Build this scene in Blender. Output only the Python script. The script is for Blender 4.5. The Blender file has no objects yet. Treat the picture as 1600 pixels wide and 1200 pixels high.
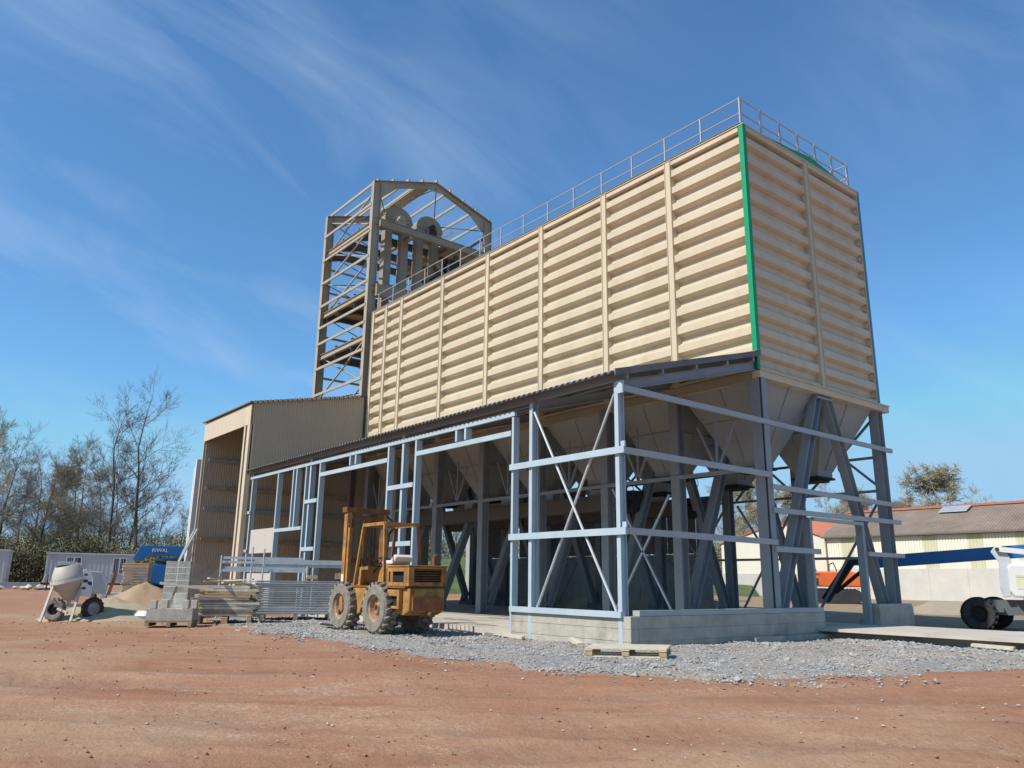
import bpy, bmesh, math, random
from mathutils import Vector, Matrix, noise
SC = bpy.context.scene
COL = SC.collection
V = Vector
rnd = random.Random(7)

# ------------------------------------------------------------------ camera
CAM = V((10.2932, -15.5352, 1.122))
RT = V((0.62482, 0.780666, 0.012675)); UP = V((0.182876, -0.162111, 0.969679)); FW = V((-0.75905, 0.603556, 0.244055))
cd = bpy.data.cameras.new('camera'); cam = bpy.data.objects.new('camera', cd); COL.objects.link(cam)
cam.matrix_world = Matrix(((RT.x, UP.x, -FW.x, CAM.x), (RT.y, UP.y, -FW.y, CAM.y), (RT.z, UP.z, -FW.z, CAM.z), (0, 0, 0, 1)))
cd.sensor_width = 36; cd.lens = 36 * 1227.65 / 1600; cd.clip_start = 0.1; cd.clip_end = 3000
SC.camera = cam

# ------------------------------------------------------------------ light
SUN_EL = 46.0
LDIR = V((0.10, 0.995, 0)).normalized()          # horizontal direction the light travels
w = bpy.data.worlds.new('World'); SC.world = w; w.use_nodes = True
nt = w.node_tree; nt.nodes.clear()
out = nt.nodes.new('ShaderNodeOutputWorld'); bg = nt.nodes.new('ShaderNodeBackground')
sky = nt.nodes.new('ShaderNodeTexSky'); sky.sky_type = 'NISHITA'; sky.sun_disc = False
sky.sun_elevation = math.radians(SUN_EL); sky.sun_rotation = math.atan2(-LDIR.x, -LDIR.y)
sky.air_density = 1.0; sky.dust_density = 0.3; sky.ozone_density = 2.0
tc = nt.nodes.new('ShaderNodeTexCoord')
a_ = math.radians(33)                              # cirrus streaks run down towards the north-east
e1 = V((0.6248, 0.7807, 0.0127))*math.cos(a_) - V((0.1829, -0.1621, 0.9697))*math.sin(a_); e2 = V((0.6248, 0.7807, 0.0127))*math.sin(a_) + V((0.1829, -0.1621, 0.9697))*math.cos(a_); e3 = e1.cross(e2)
mp0 = nt.nodes.new('ShaderNodeMapping'); mp0.inputs['Rotation'].default_value = Matrix((e1, e2, e3)).to_euler()
mp = nt.nodes.new('ShaderNodeMapping'); mp.inputs['Scale'].default_value = (0.9, 3.4, 1.6); mp.inputs['Location'].default_value = (0.35, 0.0, 0.2)
n1 = nt.nodes.new('ShaderNodeTexNoise'); n1.inputs['Scale'].default_value = 2.3; n1.inputs['Detail'].default_value = 6; n1.inputs['Roughness'].default_value = 0.56; n1.inputs['Distortion'].default_value = 0.9
n2 = nt.nodes.new('ShaderNodeTexNoise'); n2.inputs['Scale'].default_value = 1.3; n2.inputs['Detail'].default_value = 2
r1 = nt.nodes.new('ShaderNodeValToRGB'); r1.color_ramp.elements[0].position = 0.42; r1.color_ramp.elements[1].position = 0.80
r2 = nt.nodes.new('ShaderNodeValToRGB'); r2.color_ramp.elements[0].position = 0.30; r2.color_ramp.elements[1].position = 0.60
mu = nt.nodes.new('ShaderNodeMath'); mu.operation = 'MULTIPLY'
mu2 = nt.nodes.new('ShaderNodeMath'); mu2.operation = 'MULTIPLY'; mu2.inputs[1].default_value = 0.33
mx = nt.nodes.new('ShaderNodeMixRGB'); mx.inputs[2].default_value = (5.6, 6.9, 8.4, 1)
tint = nt.nodes.new('ShaderNodeMixRGB'); tint.blend_type = 'MULTIPLY'; tint.inputs[0].default_value = 1.0; tint.inputs[2].default_value = (0.80, 1.24, 1.50, 1)
L = nt.links.new
L(tc.outputs['Generated'], mp0.inputs[0]); L(mp0.outputs[0], mp.inputs[0]); L(mp.outputs[0], n1.inputs['Vector']); mp2 = nt.nodes.new('ShaderNodeMapping'); mp2.inputs['Location'].default_value = (1.1, -2.0, 0.9); L(tc.outputs['Generated'], mp2.inputs[0]); L(mp2.outputs[0], n2.inputs['Vector'])
L(n1.outputs[0], r1.inputs[0]); L(n2.outputs[0], r2.inputs[0]); L(r1.outputs[0], mu.inputs[0]); L(r2.outputs[0], mu.inputs[1])
L(mu.outputs[0], mu2.inputs[0]); L(mu2.outputs[0], mx.inputs[0]); L(sky.outputs[0], tint.inputs[1]); dk_ = nt.nodes.new('ShaderNodeMixRGB'); dk_.blend_type = 'DARKEN'; dk_.inputs[0].default_value = 1.0; dk_.inputs[2].default_value = (2.9, 5.2, 7.4, 1); L(tint.outputs[0], dk_.inputs[1]); L(dk_.outputs[0], mx.inputs[1])
L(mx.outputs[0], bg.inputs[0]); bg.inputs[1].default_value = 0.097; L(bg.outputs[0], out.inputs[0])

sd = bpy.data.lights.new('sun', 'SUN'); sun = bpy.data.objects.new('sun', sd); COL.objects.link(sun)
sd.energy = 4.4; sd.angle = math.radians(0.5); sd.color = (1.0, 0.955, 0.87)
ce = math.cos(math.radians(SUN_EL))
ld = V((LDIR.x * ce, LDIR.y * ce, -math.sin(math.radians(SUN_EL))))
sun.rotation_euler = ld.to_track_quat('-Z', 'Y').to_euler()
SC.view_settings.view_transform = 'Standard'; SC.view_settings.look = 'None'
SC.view_settings.exposure = 0.27; SC.view_settings.gamma = 1.0

# ------------------------------------------------------------------ materials
MATS = {}
def mat(name, col, rough=0.6, metal=0.0, var=0.12, scale=3.0, bump=0.0, bscale=30.0, spec=0.4, stain=None, sscale=1.2, samt=0.5, stretch=None, alpha=None):
    if name in MATS: return MATS[name]
    m = bpy.data.materials.new(name); m.use_nodes = True; t = m.node_tree; b = t.nodes['Principled BSDF']
    b.inputs['Roughness'].default_value = rough; b.inputs['Metallic'].default_value = metal
    b.inputs['Specular IOR Level'].default_value = spec
    co = t.nodes.new('ShaderNodeTexCoord'); src = co.outputs['Object']
    if stretch:
        mm = t.nodes.new('ShaderNodeMapping'); mm.inputs['Scale'].default_value = stretch; t.links.new(src, mm.inputs[0]); src = mm.outputs[0]
    n = t.nodes.new('ShaderNodeTexNoise'); n.inputs['Scale'].default_value = scale; n.inputs['Detail'].default_value = 6; n.inputs['Roughness'].default_value = 0.6
    t.links.new(src, n.inputs['Vector'])
    r = t.nodes.new('ShaderNodeValToRGB'); e = r.color_ramp.elements
    e[0].position = 0.3; e[1].position = 0.7
    e[0].color = (*[c * (1 - var) for c in col], 1); e[1].color = (*[min(1, c * (1 + var)) for c in col], 1)
    t.links.new(n.outputs[0], r.inputs[0]); outc = r.outputs[0]
    if stain:
        s = t.nodes.new('ShaderNodeTexNoise'); s.inputs['Scale'].default_value = sscale; s.inputs['Detail'].default_value = 8; s.inputs['Roughness'].default_value = 0.7
        t.links.new(src, s.inputs['Vector'])
        sr = t.nodes.new('ShaderNodeValToRGB'); sr.color_ramp.elements[0].position = 0.5; sr.color_ramp.elements[1].position = 0.68
        t.links.new(s.outputs[0], sr.inputs[0])
        sm_ = t.nodes.new('ShaderNodeMath'); sm_.operation = 'MULTIPLY'; sm_.inputs[1].default_value = samt; t.links.new(sr.outputs[0], sm_.inputs[0])
        mi = t.nodes.new('ShaderNodeMixRGB'); mi.inputs[2].default_value = (*stain, 1); t.links.new(sm_.outputs[0], mi.inputs[0]); t.links.new(outc, mi.inputs[1]); outc = mi.outputs[0]
    t.links.new(outc, b.inputs['Base Color'])
    if bump:
        bn = t.nodes.new('ShaderNodeTexNoise'); bn.inputs['Scale'].default_value = bscale; bn.inputs['Detail'].default_value = 4; t.links.new(src, bn.inputs['Vector'])
        bp = t.nodes.new('ShaderNodeBump'); bp.inputs['Strength'].default_value = bump; bp.inputs['Distance'].default_value = 0.02
        t.links.new(bn.outputs[0], bp.inputs['Height']); t.links.new(bp.outputs[0], b.inputs['Normal'])
    MATS[name] = m; return m
CREAM = mat('cream_sheet', (0.56, 0.465, 0.335), 0.5, var=0.07, scale=0.7, stain=(0.42, 0.345, 0.245), sscale=1.6, samt=0.5, stretch=(1, 1, 0.16), bump=0.25, bscale=2.2)
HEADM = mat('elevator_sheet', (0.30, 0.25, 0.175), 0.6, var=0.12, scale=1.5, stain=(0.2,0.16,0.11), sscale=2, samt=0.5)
HOPPER = mat('hopper_sheet', (0.30, 0.31, 0.305), 0.55, var=0.1, scale=0.8, stain=(0.25, 0.235, 0.21), sscale=0.8, samt=0.5)
GREEN = mat('green_trim', (0.004, 0.27, 0.11), 0.4, var=0.05)
STEEL = mat('painted_steel', (0.245, 0.27, 0.295), 0.5, var=0.07, scale=2.0, stain=(0.19, 0.19, 0.185), sscale=3, samt=0.5)
RAILG = mat('grey_rail', (0.36, 0.375, 0.38), 0.5, var=0.08, scale=2.0)
PURLIN = mat('galvanised_purlin', (0.38, 0.46, 0.51), 0.45, metal=0.0, var=0.08, scale=2.0)
TOWER = mat('tower_steel', (0.38, 0.325, 0.24), 0.5, var=0.08, scale=1.5)
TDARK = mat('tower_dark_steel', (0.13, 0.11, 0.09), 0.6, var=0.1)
GALV = mat('galvanised', (0.55, 0.57, 0.58), 0.4, metal=0.5, var=0.1, scale=4)
RAILW = mat('railing_metal', (0.42, 0.37, 0.36), 0.45, metal=0.1, var=0.06)
FIBRE = mat('fibre_cement', (0.165, 0.167, 0.17), 0.9, var=0.15, scale=1.5, stain=(0.11, 0.10, 0.095), sscale=2, samt=0.5, bump=0.3)
CONC = mat('concrete', (0.40, 0.37, 0.315), 0.9, var=0.2, scale=2.5, stain=(0.24, 0.215, 0.18), sscale=1.6, samt=0.65, bump=0.4, bscale=40)
SLAB = mat('slab_concrete', (0.50, 0.445, 0.375), 0.85, var=0.1, scale=1.0, stain=(0.33, 0.29, 0.25), sscale=0.9, samt=0.6, bump=0.2)
PANELG = mat('precast_panel', (0.47, 0.435, 0.385), 0.85, var=0.08, scale=2, stain=(0.36, 0.33, 0.30), sscale=2, samt=0.4)
WOOD = mat('raw_timber', (0.42, 0.30, 0.17), 0.8, var=0.25, scale=4, stain=(0.25, 0.18, 0.11), sscale=5, samt=0.5, stretch=(1, 1, 6))
OLDWOOD = mat('weathered_timber', (0.30, 0.235, 0.165), 0.85, var=0.3, scale=5, stain=(0.16, 0.12, 0.09), sscale=4, samt=0.5)
PALEWOOD = mat('pale_timber', (0.56, 0.50, 0.39), 0.8, var=0.22, scale=5, stain=(0.34, 0.26, 0.16), sscale=4, samt=0.5)
TYRE = mat('dusty_tyre', (0.20, 0.175, 0.15), 0.9, var=0.25, scale=8, stain=(0.34, 0.29, 0.24), sscale=6, samt=0.6)
TYREB = mat('black_tyre', (0.03, 0.03, 0.032), 0.85, var=0.3, scale=8, stain=(0.11, 0.095, 0.08), sscale=6, samt=0.5)
YELLOW = mat('worn_yellow', (0.36, 0.175, 0.045), 0.65, var=0.3, scale=5, stain=(0.12, 0.065, 0.035), sscale=3.2, samt=0.9, bump=0.15)
YRUST = mat('rusty_orange', (0.22, 0.085, 0.03), 0.75, var=0.3, scale=8, stain=(0.10, 0.045, 0.025), sscale=6, samt=0.8)
RIMO = mat('rusty_rim', (0.36, 0.22, 0.13), 0.8, var=0.25, scale=9, stain=(0.28, 0.22, 0.17), sscale=8, samt=0.7)
BLACK = mat('black_metal', (0.025, 0.025, 0.028), 0.7, var=0.3)
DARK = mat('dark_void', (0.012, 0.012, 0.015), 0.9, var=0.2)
BLUE = mat('lift_blue', (0.012, 0.13, 0.36), 0.4, var=0.08, scale=3, stain=(0.02, 0.09, 0.22), sscale=2, samt=0.5)
WHITEP = mat('white_paint', (0.63, 0.63, 0.61), 0.45, var=0.05, scale=2, stain=(0.55, 0.53, 0.48), sscale=4, samt=0.4)
GREYP = mat('grey_paint', (0.34, 0.36, 0.37), 0.6, var=0.1, scale=2, stain=(0.22, 0.21, 0.19), sscale=3, samt=0.5)
ORANGE = mat('excavator_orange', (0.62, 0.13, 0.03), 0.45, var=0.1, scale=2, stain=(0.3, 0.09, 0.04), sscale=3, samt=0.4)
SHEDW = mat('shed_cream', (0.72, 0.68, 0.56), 0.6, var=0.04, scale=1, stain=(0.6, 0.55, 0.42), sscale=0.5, samt=0.5)
SHEDT = mat('shed_translucent', (0.55, 0.52, 0.37), 0.5, var=0.08, scale=1)
SHEDL = mat('shed_base', (0.54, 0.51, 0.46), 0.85, var=0.07, scale=0.8, stain=(0.38, 0.35, 0.32), sscale=0.6, samt=0.5)
ROOFR = mat('red_roof', (0.42, 0.15, 0.09), 0.85, var=0.12, scale=1)
ROOFG = mat('old_fibre_roof', (0.23, 0.18, 0.145), 0.95, var=0.16, scale=0.8, stain=(0.14, 0.115, 0.095), sscale=0.5, samt=0.6, bump=0.2)
BARK = mat('bark', (0.10, 0.08, 0.062), 0.9, var=0.25, scale=6)
TWIG = mat('twig_bark', (0.17, 0.14, 0.11), 0.9, var=0.25, scale=2)
TWIG2 = mat('budding_twigs', (0.31, 0.27, 0.18), 0.9, var=0.3, scale=1)
LEAF1 = mat('young_leaf', (0.195, 0.17, 0.075), 0.8, var=0.4, scale=0.25, stain=(0.15, 0.11, 0.06), sscale=0.5, samt=0.7)
LEAF2 = mat('ivy_leaf', (0.075, 0.075, 0.04), 0.8, var=0.5, scale=0.5)
GRASS = mat('grass', (0.075, 0.11, 0.028), 0.9, var=0.35, scale=0.8, stain=(0.16, 0.14, 0.06), sscale=0.5, samt=0.5)
SAND = mat('sand', (0.34, 0.235, 0.145), 0.95, var=0.12, scale=3, bump=0.4, bscale=25)
SANDP = mat('pale_sand', (0.36, 0.295, 0.20), 0.95, var=0.12, scale=3, bump=0.4, bscale=25)
STONE = mat('gravel_stone', (0.285, 0.28, 0.27), 0.9, var=0.45, scale=5, stain=(0.34, 0.27, 0.21), sscale=0.7, samt=0.85)
STONEW = mat('pale_stone', (0.44, 0.36, 0.29), 0.9, var=0.3, scale=9)
CLOD = mat('soil_clod', (0.27, 0.145, 0.09), 0.95, var=0.25, scale=5)
PLAST = mat('white_plastic', (0.72, 0.73, 0.74), 0.3, var=0.08, scale=5)

# ------------------------------------------------------------------ mesh helpers
class MB:
    def __init__(s): s.v = []; s.f = []
    def add(s, vs, fs, M=None):
        o = len(s.v)
        s.v += [tuple(M @ V(p)) if M else tuple(p) for p in vs]
        s.f += [tuple(i + o for i in f) for f in fs]
    def box(s, x0, x1, y0, y1, z0, z1, M=None):
        vs = [(x0,y0,z0),(x1,y0,z0),(x1,y1,z0),(x0,y1,z0),(x0,y0,z1),(x1,y0,z1),(x1,y1,z1),(x0,y1,z1)]
        s.add(vs, [(0,3,2,1),(4,5,6,7),(0,1,5,4),(1,2,6,5),(2,3,7,6),(3,0,4,7)], M)
    def prism(s, poly, p, q, up=V((0,0,1)), M=None):
        p = V(p); q = V(q); d = (q - p).normalized()
        x = d.cross(V(up))
        if x.length < 1e-4: x = d.cross(V((1,0,0)))
        x.normalize(); y = x.cross(d)
        n = len(poly)
        vs = [p + x*a + y*b for a, b in poly] + [q + x*a + y*b for a, b in poly]
        fs = [(i, (i+1) % n, n+(i+1) % n, n+i) for i in range(n)] + [tuple(range(n-1,-1,-1)), tuple(range(n, 2*n))]
        s.add(vs, fs, M)
    def bar(s, p, q, a, b=None, up=V((0,0,1)), M=None):
        b = b or a
        s.prism([(-a/2,-b/2),(a/2,-b/2),(a/2,b/2),(-a/2,b/2)], p, q, up, M)
    def hsec(s, p, q, wd, dp, up=V((0,0,1)), tf=0.016, tw=0.012, M=None):
        # flanges perpendicular to 'up' direction, width wd, depth dp along up
        h = dp/2; k = wd/2; t = tw/2
        s.prism([(-k,-h),(k,-h),(k,-h+tf),(t,-h+tf),(t,h-tf),(k,h-tf),(k,h),(-k,h),(-k,h-tf),(-t,h-tf),(-t,-h+tf),(-k,-h+tf)], p, q, up, M)
    def tube(s, p, q, r, r2=None, n=8, M=None, cap=True):
        r2 = r if r2 is None else r2
        p = V(p); q = V(q); d = (q-p)
        if d.length < 1e-6: return
        d.normalize(); x = d.orthogonal().normalized(); y = d.cross(x)
        vs = [p + (x*math.cos(2*math.pi*i/n) + y*math.sin(2*math.pi*i/n))*r for i in range(n)] + [q + (x*math.cos(2*math.pi*i/n) + y*math.sin(2*math.pi*i/n))*r2 for i in range(n)]
        fs = [(i,(i+1)%n,n+(i+1)%n,n+i) for i in range(n)]
        if cap: fs += [tuple(range(n-1,-1,-1)), tuple(range(n,2*n))]
        s.add(vs, fs, M)
    def path(s, pts, r, n=6, M=None):
        for a, b in zip(pts, pts[1:]): s.tube(a, b, r, n=n, M=M)
    def lathe(s, prof, c, axis, n=28, M=None):
        # prof: list of (radius, offset along axis)
        c = V(c); d = V(axis).normalized(); x = d.orthogonal().normalized(); y = d.cross(x); m = len(prof)
        vs = []
        for i in range(n):
            a = 2*math.pi*i/n; u = x*math.cos(a) + y*math.sin(a)
            vs += [c + u*r + d*o for r, o in prof]
        fs = []
        for i in range(n):
            j = (i+1) % n
            for k in range(m-1): fs.append((i*m+k, j*m+k, j*m+k+1, i*m+k+1))
        s.add(vs, fs, M)
    def poly(s, pts, M=None): s.add(pts, [tuple(range(len(pts)))], M)
    def slabpoly(s, pts, off, M=None):
        n = len(pts); off = V(off)
        vs = [V(p) for p in pts] + [V(p)+off for p in pts]
        s.add(vs, [tuple(range(n-1,-1,-1)), tuple(range(n,2*n))] + [(i,(i+1)%n,n+(i+1)%n,n+i) for i in range(n)], M)
    def build(s, name, m, parent=None, smooth=False, bevel=0):
        me = bpy.data.meshes.new(name); me.from_pydata(s.v, [], s.f); me.validate()
        bm = bmesh.new(); bm.from_mesh(me); bmesh.ops.recalc_face_normals(bm, faces=bm.faces); bm.to_mesh(me); bm.free()
        me.materials.append(m)
        if smooth:
            for p in me.polygons: p.use_smooth = True
        o = bpy.data.objects.new(name, me); COL.objects.link(o)
        if parent: o.parent = parent
        if bevel:
            bv = o.modifiers.new('bevel', 'BEVEL'); bv.width = bevel; bv.segments = 2; bv.limit_method = 'ANGLE'; bv.angle_limit = math.radians(40)
        if smooth:
            try: me.set_sharp_from_angle(angle=math.radians(40))
            except Exception: pass
        return o
def tag(o, label=None, cat=None, group=None, kind=None):
    if label: o['label'] = label
    if cat: o['category'] = cat
    if group: o['group'] = group
    if kind: o['kind'] = kind
    return o
def thing(name, loc, label, cat, group=None, rz=0):
    o = bpy.data.objects.new(name, None); COL.objects.link(o); o.location = loc; o.rotation_euler = (0, 0, rz)
    o.empty_display_size = 0.2
    return tag(o, label, cat, group)
def copy_tree(o, parent=None):
    c = o.copy(); COL.objects.link(c); c.parent = parent
    for ch in [k for k in list(bpy.data.objects) if k.parent == o]: copy_tree(ch, c)
    return c
def pt(kind, fill, m, parent=None, **k):
    b = MB(); fill(b); return b.build(kind, m, parent, **k)
def text(body, size, m, parent, loc, rot, name='lettering', ext=0.004, space=1.0, shear=0.0):
    cu = bpy.data.curves.new(name, 'FONT'); cu.body = body; cu.size = size; cu.extrude = ext; cu.space_character = space; cu.shear = shear; cu.offset = 0.012*size/0.3*0.3
    o = bpy.data.objects.new(name + '_source', cu); COL.objects.link(o)
    dg = bpy.context.evaluated_depsgraph_get(); me = bpy.data.meshes.new_from_object(o.evaluated_get(dg))
    bpy.data.objects.remove(o); n = bpy.data.objects.new(name, me); COL.objects.link(n)
    me.materials.clear(); me.materials.append(m); n.parent = parent; n.location = loc; n.rotation_euler = rot
    return n

# ------------------------------------------------------------------ ground
A2 = V((-0.78272, 0.62238)); R2 = V((0.62238, 0.78272))
def sm(a, b, x):
    t = min(max((x-a)/(b-a), 0), 1); return t*t*(3-2*t)
def sr(x, y):
    d = V((x-CAM.x, y-CAM.y)); return d.dot(A2), d.dot(R2)
def gz0(x, y):
    s, r = sr(x, y)
    return -0.48*(1-sm(4, 12, s)) + (0.45-0.22*sm(5, 25, r))*sm(28, 60, s)
def W2(s, r): return V((CAM.x + A2.x*s + R2.x*r, CAM.y + A2.y*s + R2.y*r))
def vp(px, s): # a point of the site at distance s ahead, seen along image column px
    k = (px-800)/1227.65; p = W2(s, k*s); return V((p.x, p.y, gz0(p.x, p.y)))
def n3(x, y, z=0.0): return noise.noise(V((x, y, z)))
GEDGE = [(-13,-7.5),(-9,-8.2),(-6.5,-8.35),(-4.4,-8.45),(-2,-8.5),(.3,-8.4),(2.4,-7.95),(3.7,-7.15),(4.45,-5.7),(5.15,-3),(6.0,0),(8.3,5)]
def gravel(x, y):
    # signed distance to the edge of the gravel, positive inside
    best = 1e9; sign = 1
    for (ax, ay), (bx, by) in zip(GEDGE, GEDGE[1:]):
        dx, dy = bx-ax, by-ay; t = max(0, min(1, ((x-ax)*dx+(y-ay)*dy)/(dx*dx+dy*dy)))
        qx, qy = ax+dx*t, ay+dy*t; d = math.hypot(x-qx, y-qy)
        if d < best: best = d; sign = 1 if (dx*(y-ay)-dy*(x-ax)) > 0 else -1
    d = best*sign
    d = min(d, (x+13.5)*0.6, (7.5-y)*0.6)
    d += 0.45*n3(x*0.6, y*0.6, 3) + 0.25*n3(x*2.1, y*2.1, 8)
    return d
def axis_coords(lo, hi, f0, f1, step):
    a = []; x = f0; 
    while x <= f1: a.append(x); x += step
    st = step; x = f1
    while x < hi: st *= 1.13; x += st; a.append(x)
    st = step; x = f0; b = []
    while x > lo: st *= 1.13; x -= st; b.append(x)
    return b[::-1] + a
TRACKS = ((3.2, 0.07, 0.02, 0.30, 0.05), (4.9, 0.10, 0.015, 0.28, 0.05), (6.3, 0.02, 0.02, 0.33, 0.035), (8.1, -0.05, 0.02, 0.3, 0.04), (9.6, -0.03, 0.02, 0.3, 0.035), (11.2, 0.08, 0.0, 0.3, 0.03), (7.2, 0.12, 0.0, 0.24, 0.04), (5.6, -0.10, 0.01, 0.26, 0.04))
def track_mark(x, y):
    # compacted wheel marks with tread bars, rut shading put into the colour, 0..1
    s, r = sr(x, y); best = 0.0
    if not (1 < s < 15): return 0.0
    for (a, b, c, wd, dp) in TRACKS:
        q = (s-(a + b*r + c*r*r*0.3 + 0.25*n3(r*0.25, a)))/wd
        if abs(q) < 1.3:
            g = max(0.0, min(1.0, (1.25-abs(q))*3)) * max(0.0, min(1.0, 0.45+1.6*n3(r*0.45, a, 5)))
            best = max(best, g*(0.55 + 0.45*(1 if math.sin(r*26 + 4*abs(q)) > 0.1 else 0)))
    return best
def rut(x, y, dist):
    s, r = sr(x, y)
    h = 0.0
    fade = max(0.0, 1-dist/26)
    # wheel tracks crossing the yard
    for (a, b, c, wd, dp) in TRACKS:
        cs = a + b*r + c*r*r*0.3 + 0.25*n3(r*0.25, a)
        q = (s-cs)/wd
        if abs(q) < 2.2:
            g = math.exp(-q*q)
            h -= dp*1.3*g*(0.7+0.6*n3(r*0.5, a, 5)); h += dp*0.8*math.exp(-(abs(q)-1.5)**2*5)
            h += 0.022*g*(1 if math.sin(r*30 + 5*q) > 0 else 0) * (0.5+n3(r*.3, a, 9))
    h += 0.05*n3(x*0.45, y*0.45, 1) + 0.02*n3(x*1.6, y*1.6, 2)
    h += fade*(0.016*n3(x*5, y*5, 4) + 0.010*n3(x*12, y*12, 6))
    e = n3(s*1.3, r*0.22, 11)
    h += fade*(0.035*e + 0.03*n3(s*3.2, r*0.5, 13) + 0.018*n3(s*7, r*1.6, 14) + 0.012*max(0, n3(s*9+3, r*5, 17)))
    return h
def build_ground():
    xs = axis_coords(-900, 500, -9, 10.5, 0.085); ys = axis_coords(-500, 900, -17, 1.5, 0.085)
    vs = []; gm = []
    for y in ys:
        for x in xs:
            d = math.hypot(x-CAM.x, y-CAM.y); g = gravel(x, y) if (-14 < x < 9 and -10 < y < 9) else -5
            z = gz0(x, y); m = sm(-0.3, 0.25, g)
            k = rut(x, y, d) if d < 120 else 0
            if m > 0: k = k*(1-m*0.85) + m*(0.028*n3(x*4, y*4, 7) + 0.03*abs(n3(x*9, y*9, 3)) + 0.05*n3(x*.9, y*.9, 12))
            if x < 0.2 and y > -4.5 and x > -25 and y < 6.5: k = -0.05
            vs.append((x, y, z+k-0.01)); s_, r_ = sr(x, y); gm.append((m, max(0, min(1, 0.5+1.3*n3(x*0.16, y*0.16, 20)+0.5*n3(x*.7, y*.7, 21))), sm(3, 6, r_)*sm(17.5, 20, s_+n3(x*.5, y*.5, 50)), track_mark(x, y) if d < 22 else 0))
    nx = len(xs); fs = []
    for j in range(len(ys)-1):
        for i in range(nx-1):
            a = j*nx+i; fs.append((a, a+1, a+nx+1, a+nx))
    me = bpy.data.meshes.new('ground'); me.from_pydata(vs, [], fs)
    at = me.color_attributes.new('zones', 'FLOAT_COLOR', 'POINT')
    at.data.foreach_set('color', [c for q in gm for c in q])
    for p in me.polygons: p.use_smooth = True
    o = bpy.data.objects.new('ground', me); COL.objects.link(o); o['kind'] = 'structure'
    m = bpy.data.materials.new('yard_ground'); m.use_nodes = True; t = m.node_tree; b = t.nodes['Principled BSDF']; b.inputs['Roughness'].default_value = 0.95; b.inputs['Specular IOR Level'].default_value = 0.15
    N = t.nodes.new; K = t.links.new
    co = N('ShaderNodeTexCoord').outputs['Object']; vc = N('ShaderNodeVertexColor'); vc.layer_name = 'zones'; sp = N('ShaderNodeSeparateColor'); K(vc.outputs[0], sp.inputs[0])
    def nz(sc, det=6, ro=0.6, vec=co, dist=0):
        n = N('ShaderNodeTexNoise'); n.inputs['Scale'].default_value = sc; n.inputs['Detail'].default_value = det; n.inputs['Roughness'].default_value = ro; n.inputs['Distortion'].default_value = dist; K(vec, n.inputs['Vector']); return n.outputs[0]
    def ramp(f, stops):
        r = N('ShaderNodeValToRGB'); e = r.color_ramp.elements
        while len(e) < len(stops): e.new(0.5)
        for q, (p_, c_) in zip(e, stops): q.position = p_; q.color = (*c_, 1)
        K(f, r.inputs[0]); return r.outputs[0]
    def mix(f, a, c, bt='MIX'):
        x = N('ShaderNodeMixRGB'); x.blend_type = bt
        if isinstance(f, float): x.inputs[0].default_value = f
        else: K(f, x.inputs[0])
        for i, q in ((1, a), (2, c)):
            if isinstance(q, tuple): x.inputs[i].default_value = (*q, 1)
            else: K(q, x.inputs[i])
        return x.outputs[0]
    rot = N('ShaderNodeMapping'); rot.inputs['Rotation'].default_value = (0, 0, math.radians(-51.5)); K(co, rot.inputs[0])   # the way the wheels run
    mpn = N('ShaderNodeMapping'); mpn.inputs['Scale'].default_value = (0.35, 2.0, 1); K(rot.outputs[0], mpn.inputs[0]); st = mpn.outputs[0]
    tkm = N('ShaderNodeMath'); tkm.operation = 'MULTIPLY'; tkm.inputs[1].default_value = 0.5; K(vc.outputs['Alpha'], tkm.inputs[0])
    red = (0.335, 0.170, 0.102); tan = (0.36, 0.225, 0.135); pale = (0.42, 0.30, 0.20)
    soil = ramp(nz(1.1, 8, 0.65, st), [(0.30, (0.26, 0.120, 0.072)), (0.46, red), (0.60, (0.35, 0.192, 0.120)), (0.80, tan)])
    soil = mix(ramp(sp.outputs[1], [(0.48, (0,0,0)), (0.9, (0.7,0.7,0.7))]), soil, mix(nz(1.5), tan, pale))
    mq = N('ShaderNodeMapping'); mq.inputs['Scale'].default_value = (0.9, 4.0, 1); K(rot.outputs[0], mq.inputs[0]); st2 = mq.outputs[0]
    soil = mix(ramp(nz(2.4, 7, 0.7, st2, 0.6), [(0.50, (0,0,0)), (0.66, (0.35,0.35,0.35))]), soil, (0.40, 0.27, 0.18))
    soil = mix(ramp(nz(3.3, 6, 0.7, st2, 0.4), [(0.55, (0,0,0)), (0.66, (0.4,0.4,0.4))]), soil, (0.22, 0.11, 0.072))
    pch = N('ShaderNodeMath'); pch.operation = 'MULTIPLY'; K(ramp(nz(0.9, 5, 0.7, st), [(0.52, (0,0,0)), (0.64, (1,1,1))]), pch.inputs[0]); K(ramp(nz(16, 4, 0.75, st2), [(0.5, (0,0,0)), (0.6, (0.8,0.8,0.8))]), pch.inputs[1])
    soil = mix(pch.outputs[0], soil, (0.50, 0.41, 0.31))
    soil = mix(ramp(nz(14, 5, 0.7), [(0.4, (0.0,0.0,0.0)), (0.75, (0.45,0.45,0.45))]), soil, (0.23, 0.11, 0.068))
    soil = mix(ramp(nz(34, 3, 0.6), [(0.66, (0,0,0)), (0.74, (0.55,0.55,0.55))]), soil, (0.46, 0.36, 0.27))
    soil = mix(tkm.outputs[0], soil, (0.215, 0.105, 0.068))
    dry = ramp(nz(1.8, 6, 0.7, st), [(0.35, (0.22, 0.155, 0.10)), (0.6, (0.34, 0.26, 0.175)), (0.75, (0.38, 0.31, 0.22))]); soil = mix(sp.outputs[2], soil, dry)
    vo = N('ShaderNodeTexVoronoi'); vo.inputs['Scale'].default_value = 19; K(co, vo.inputs['Vector'])
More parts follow.
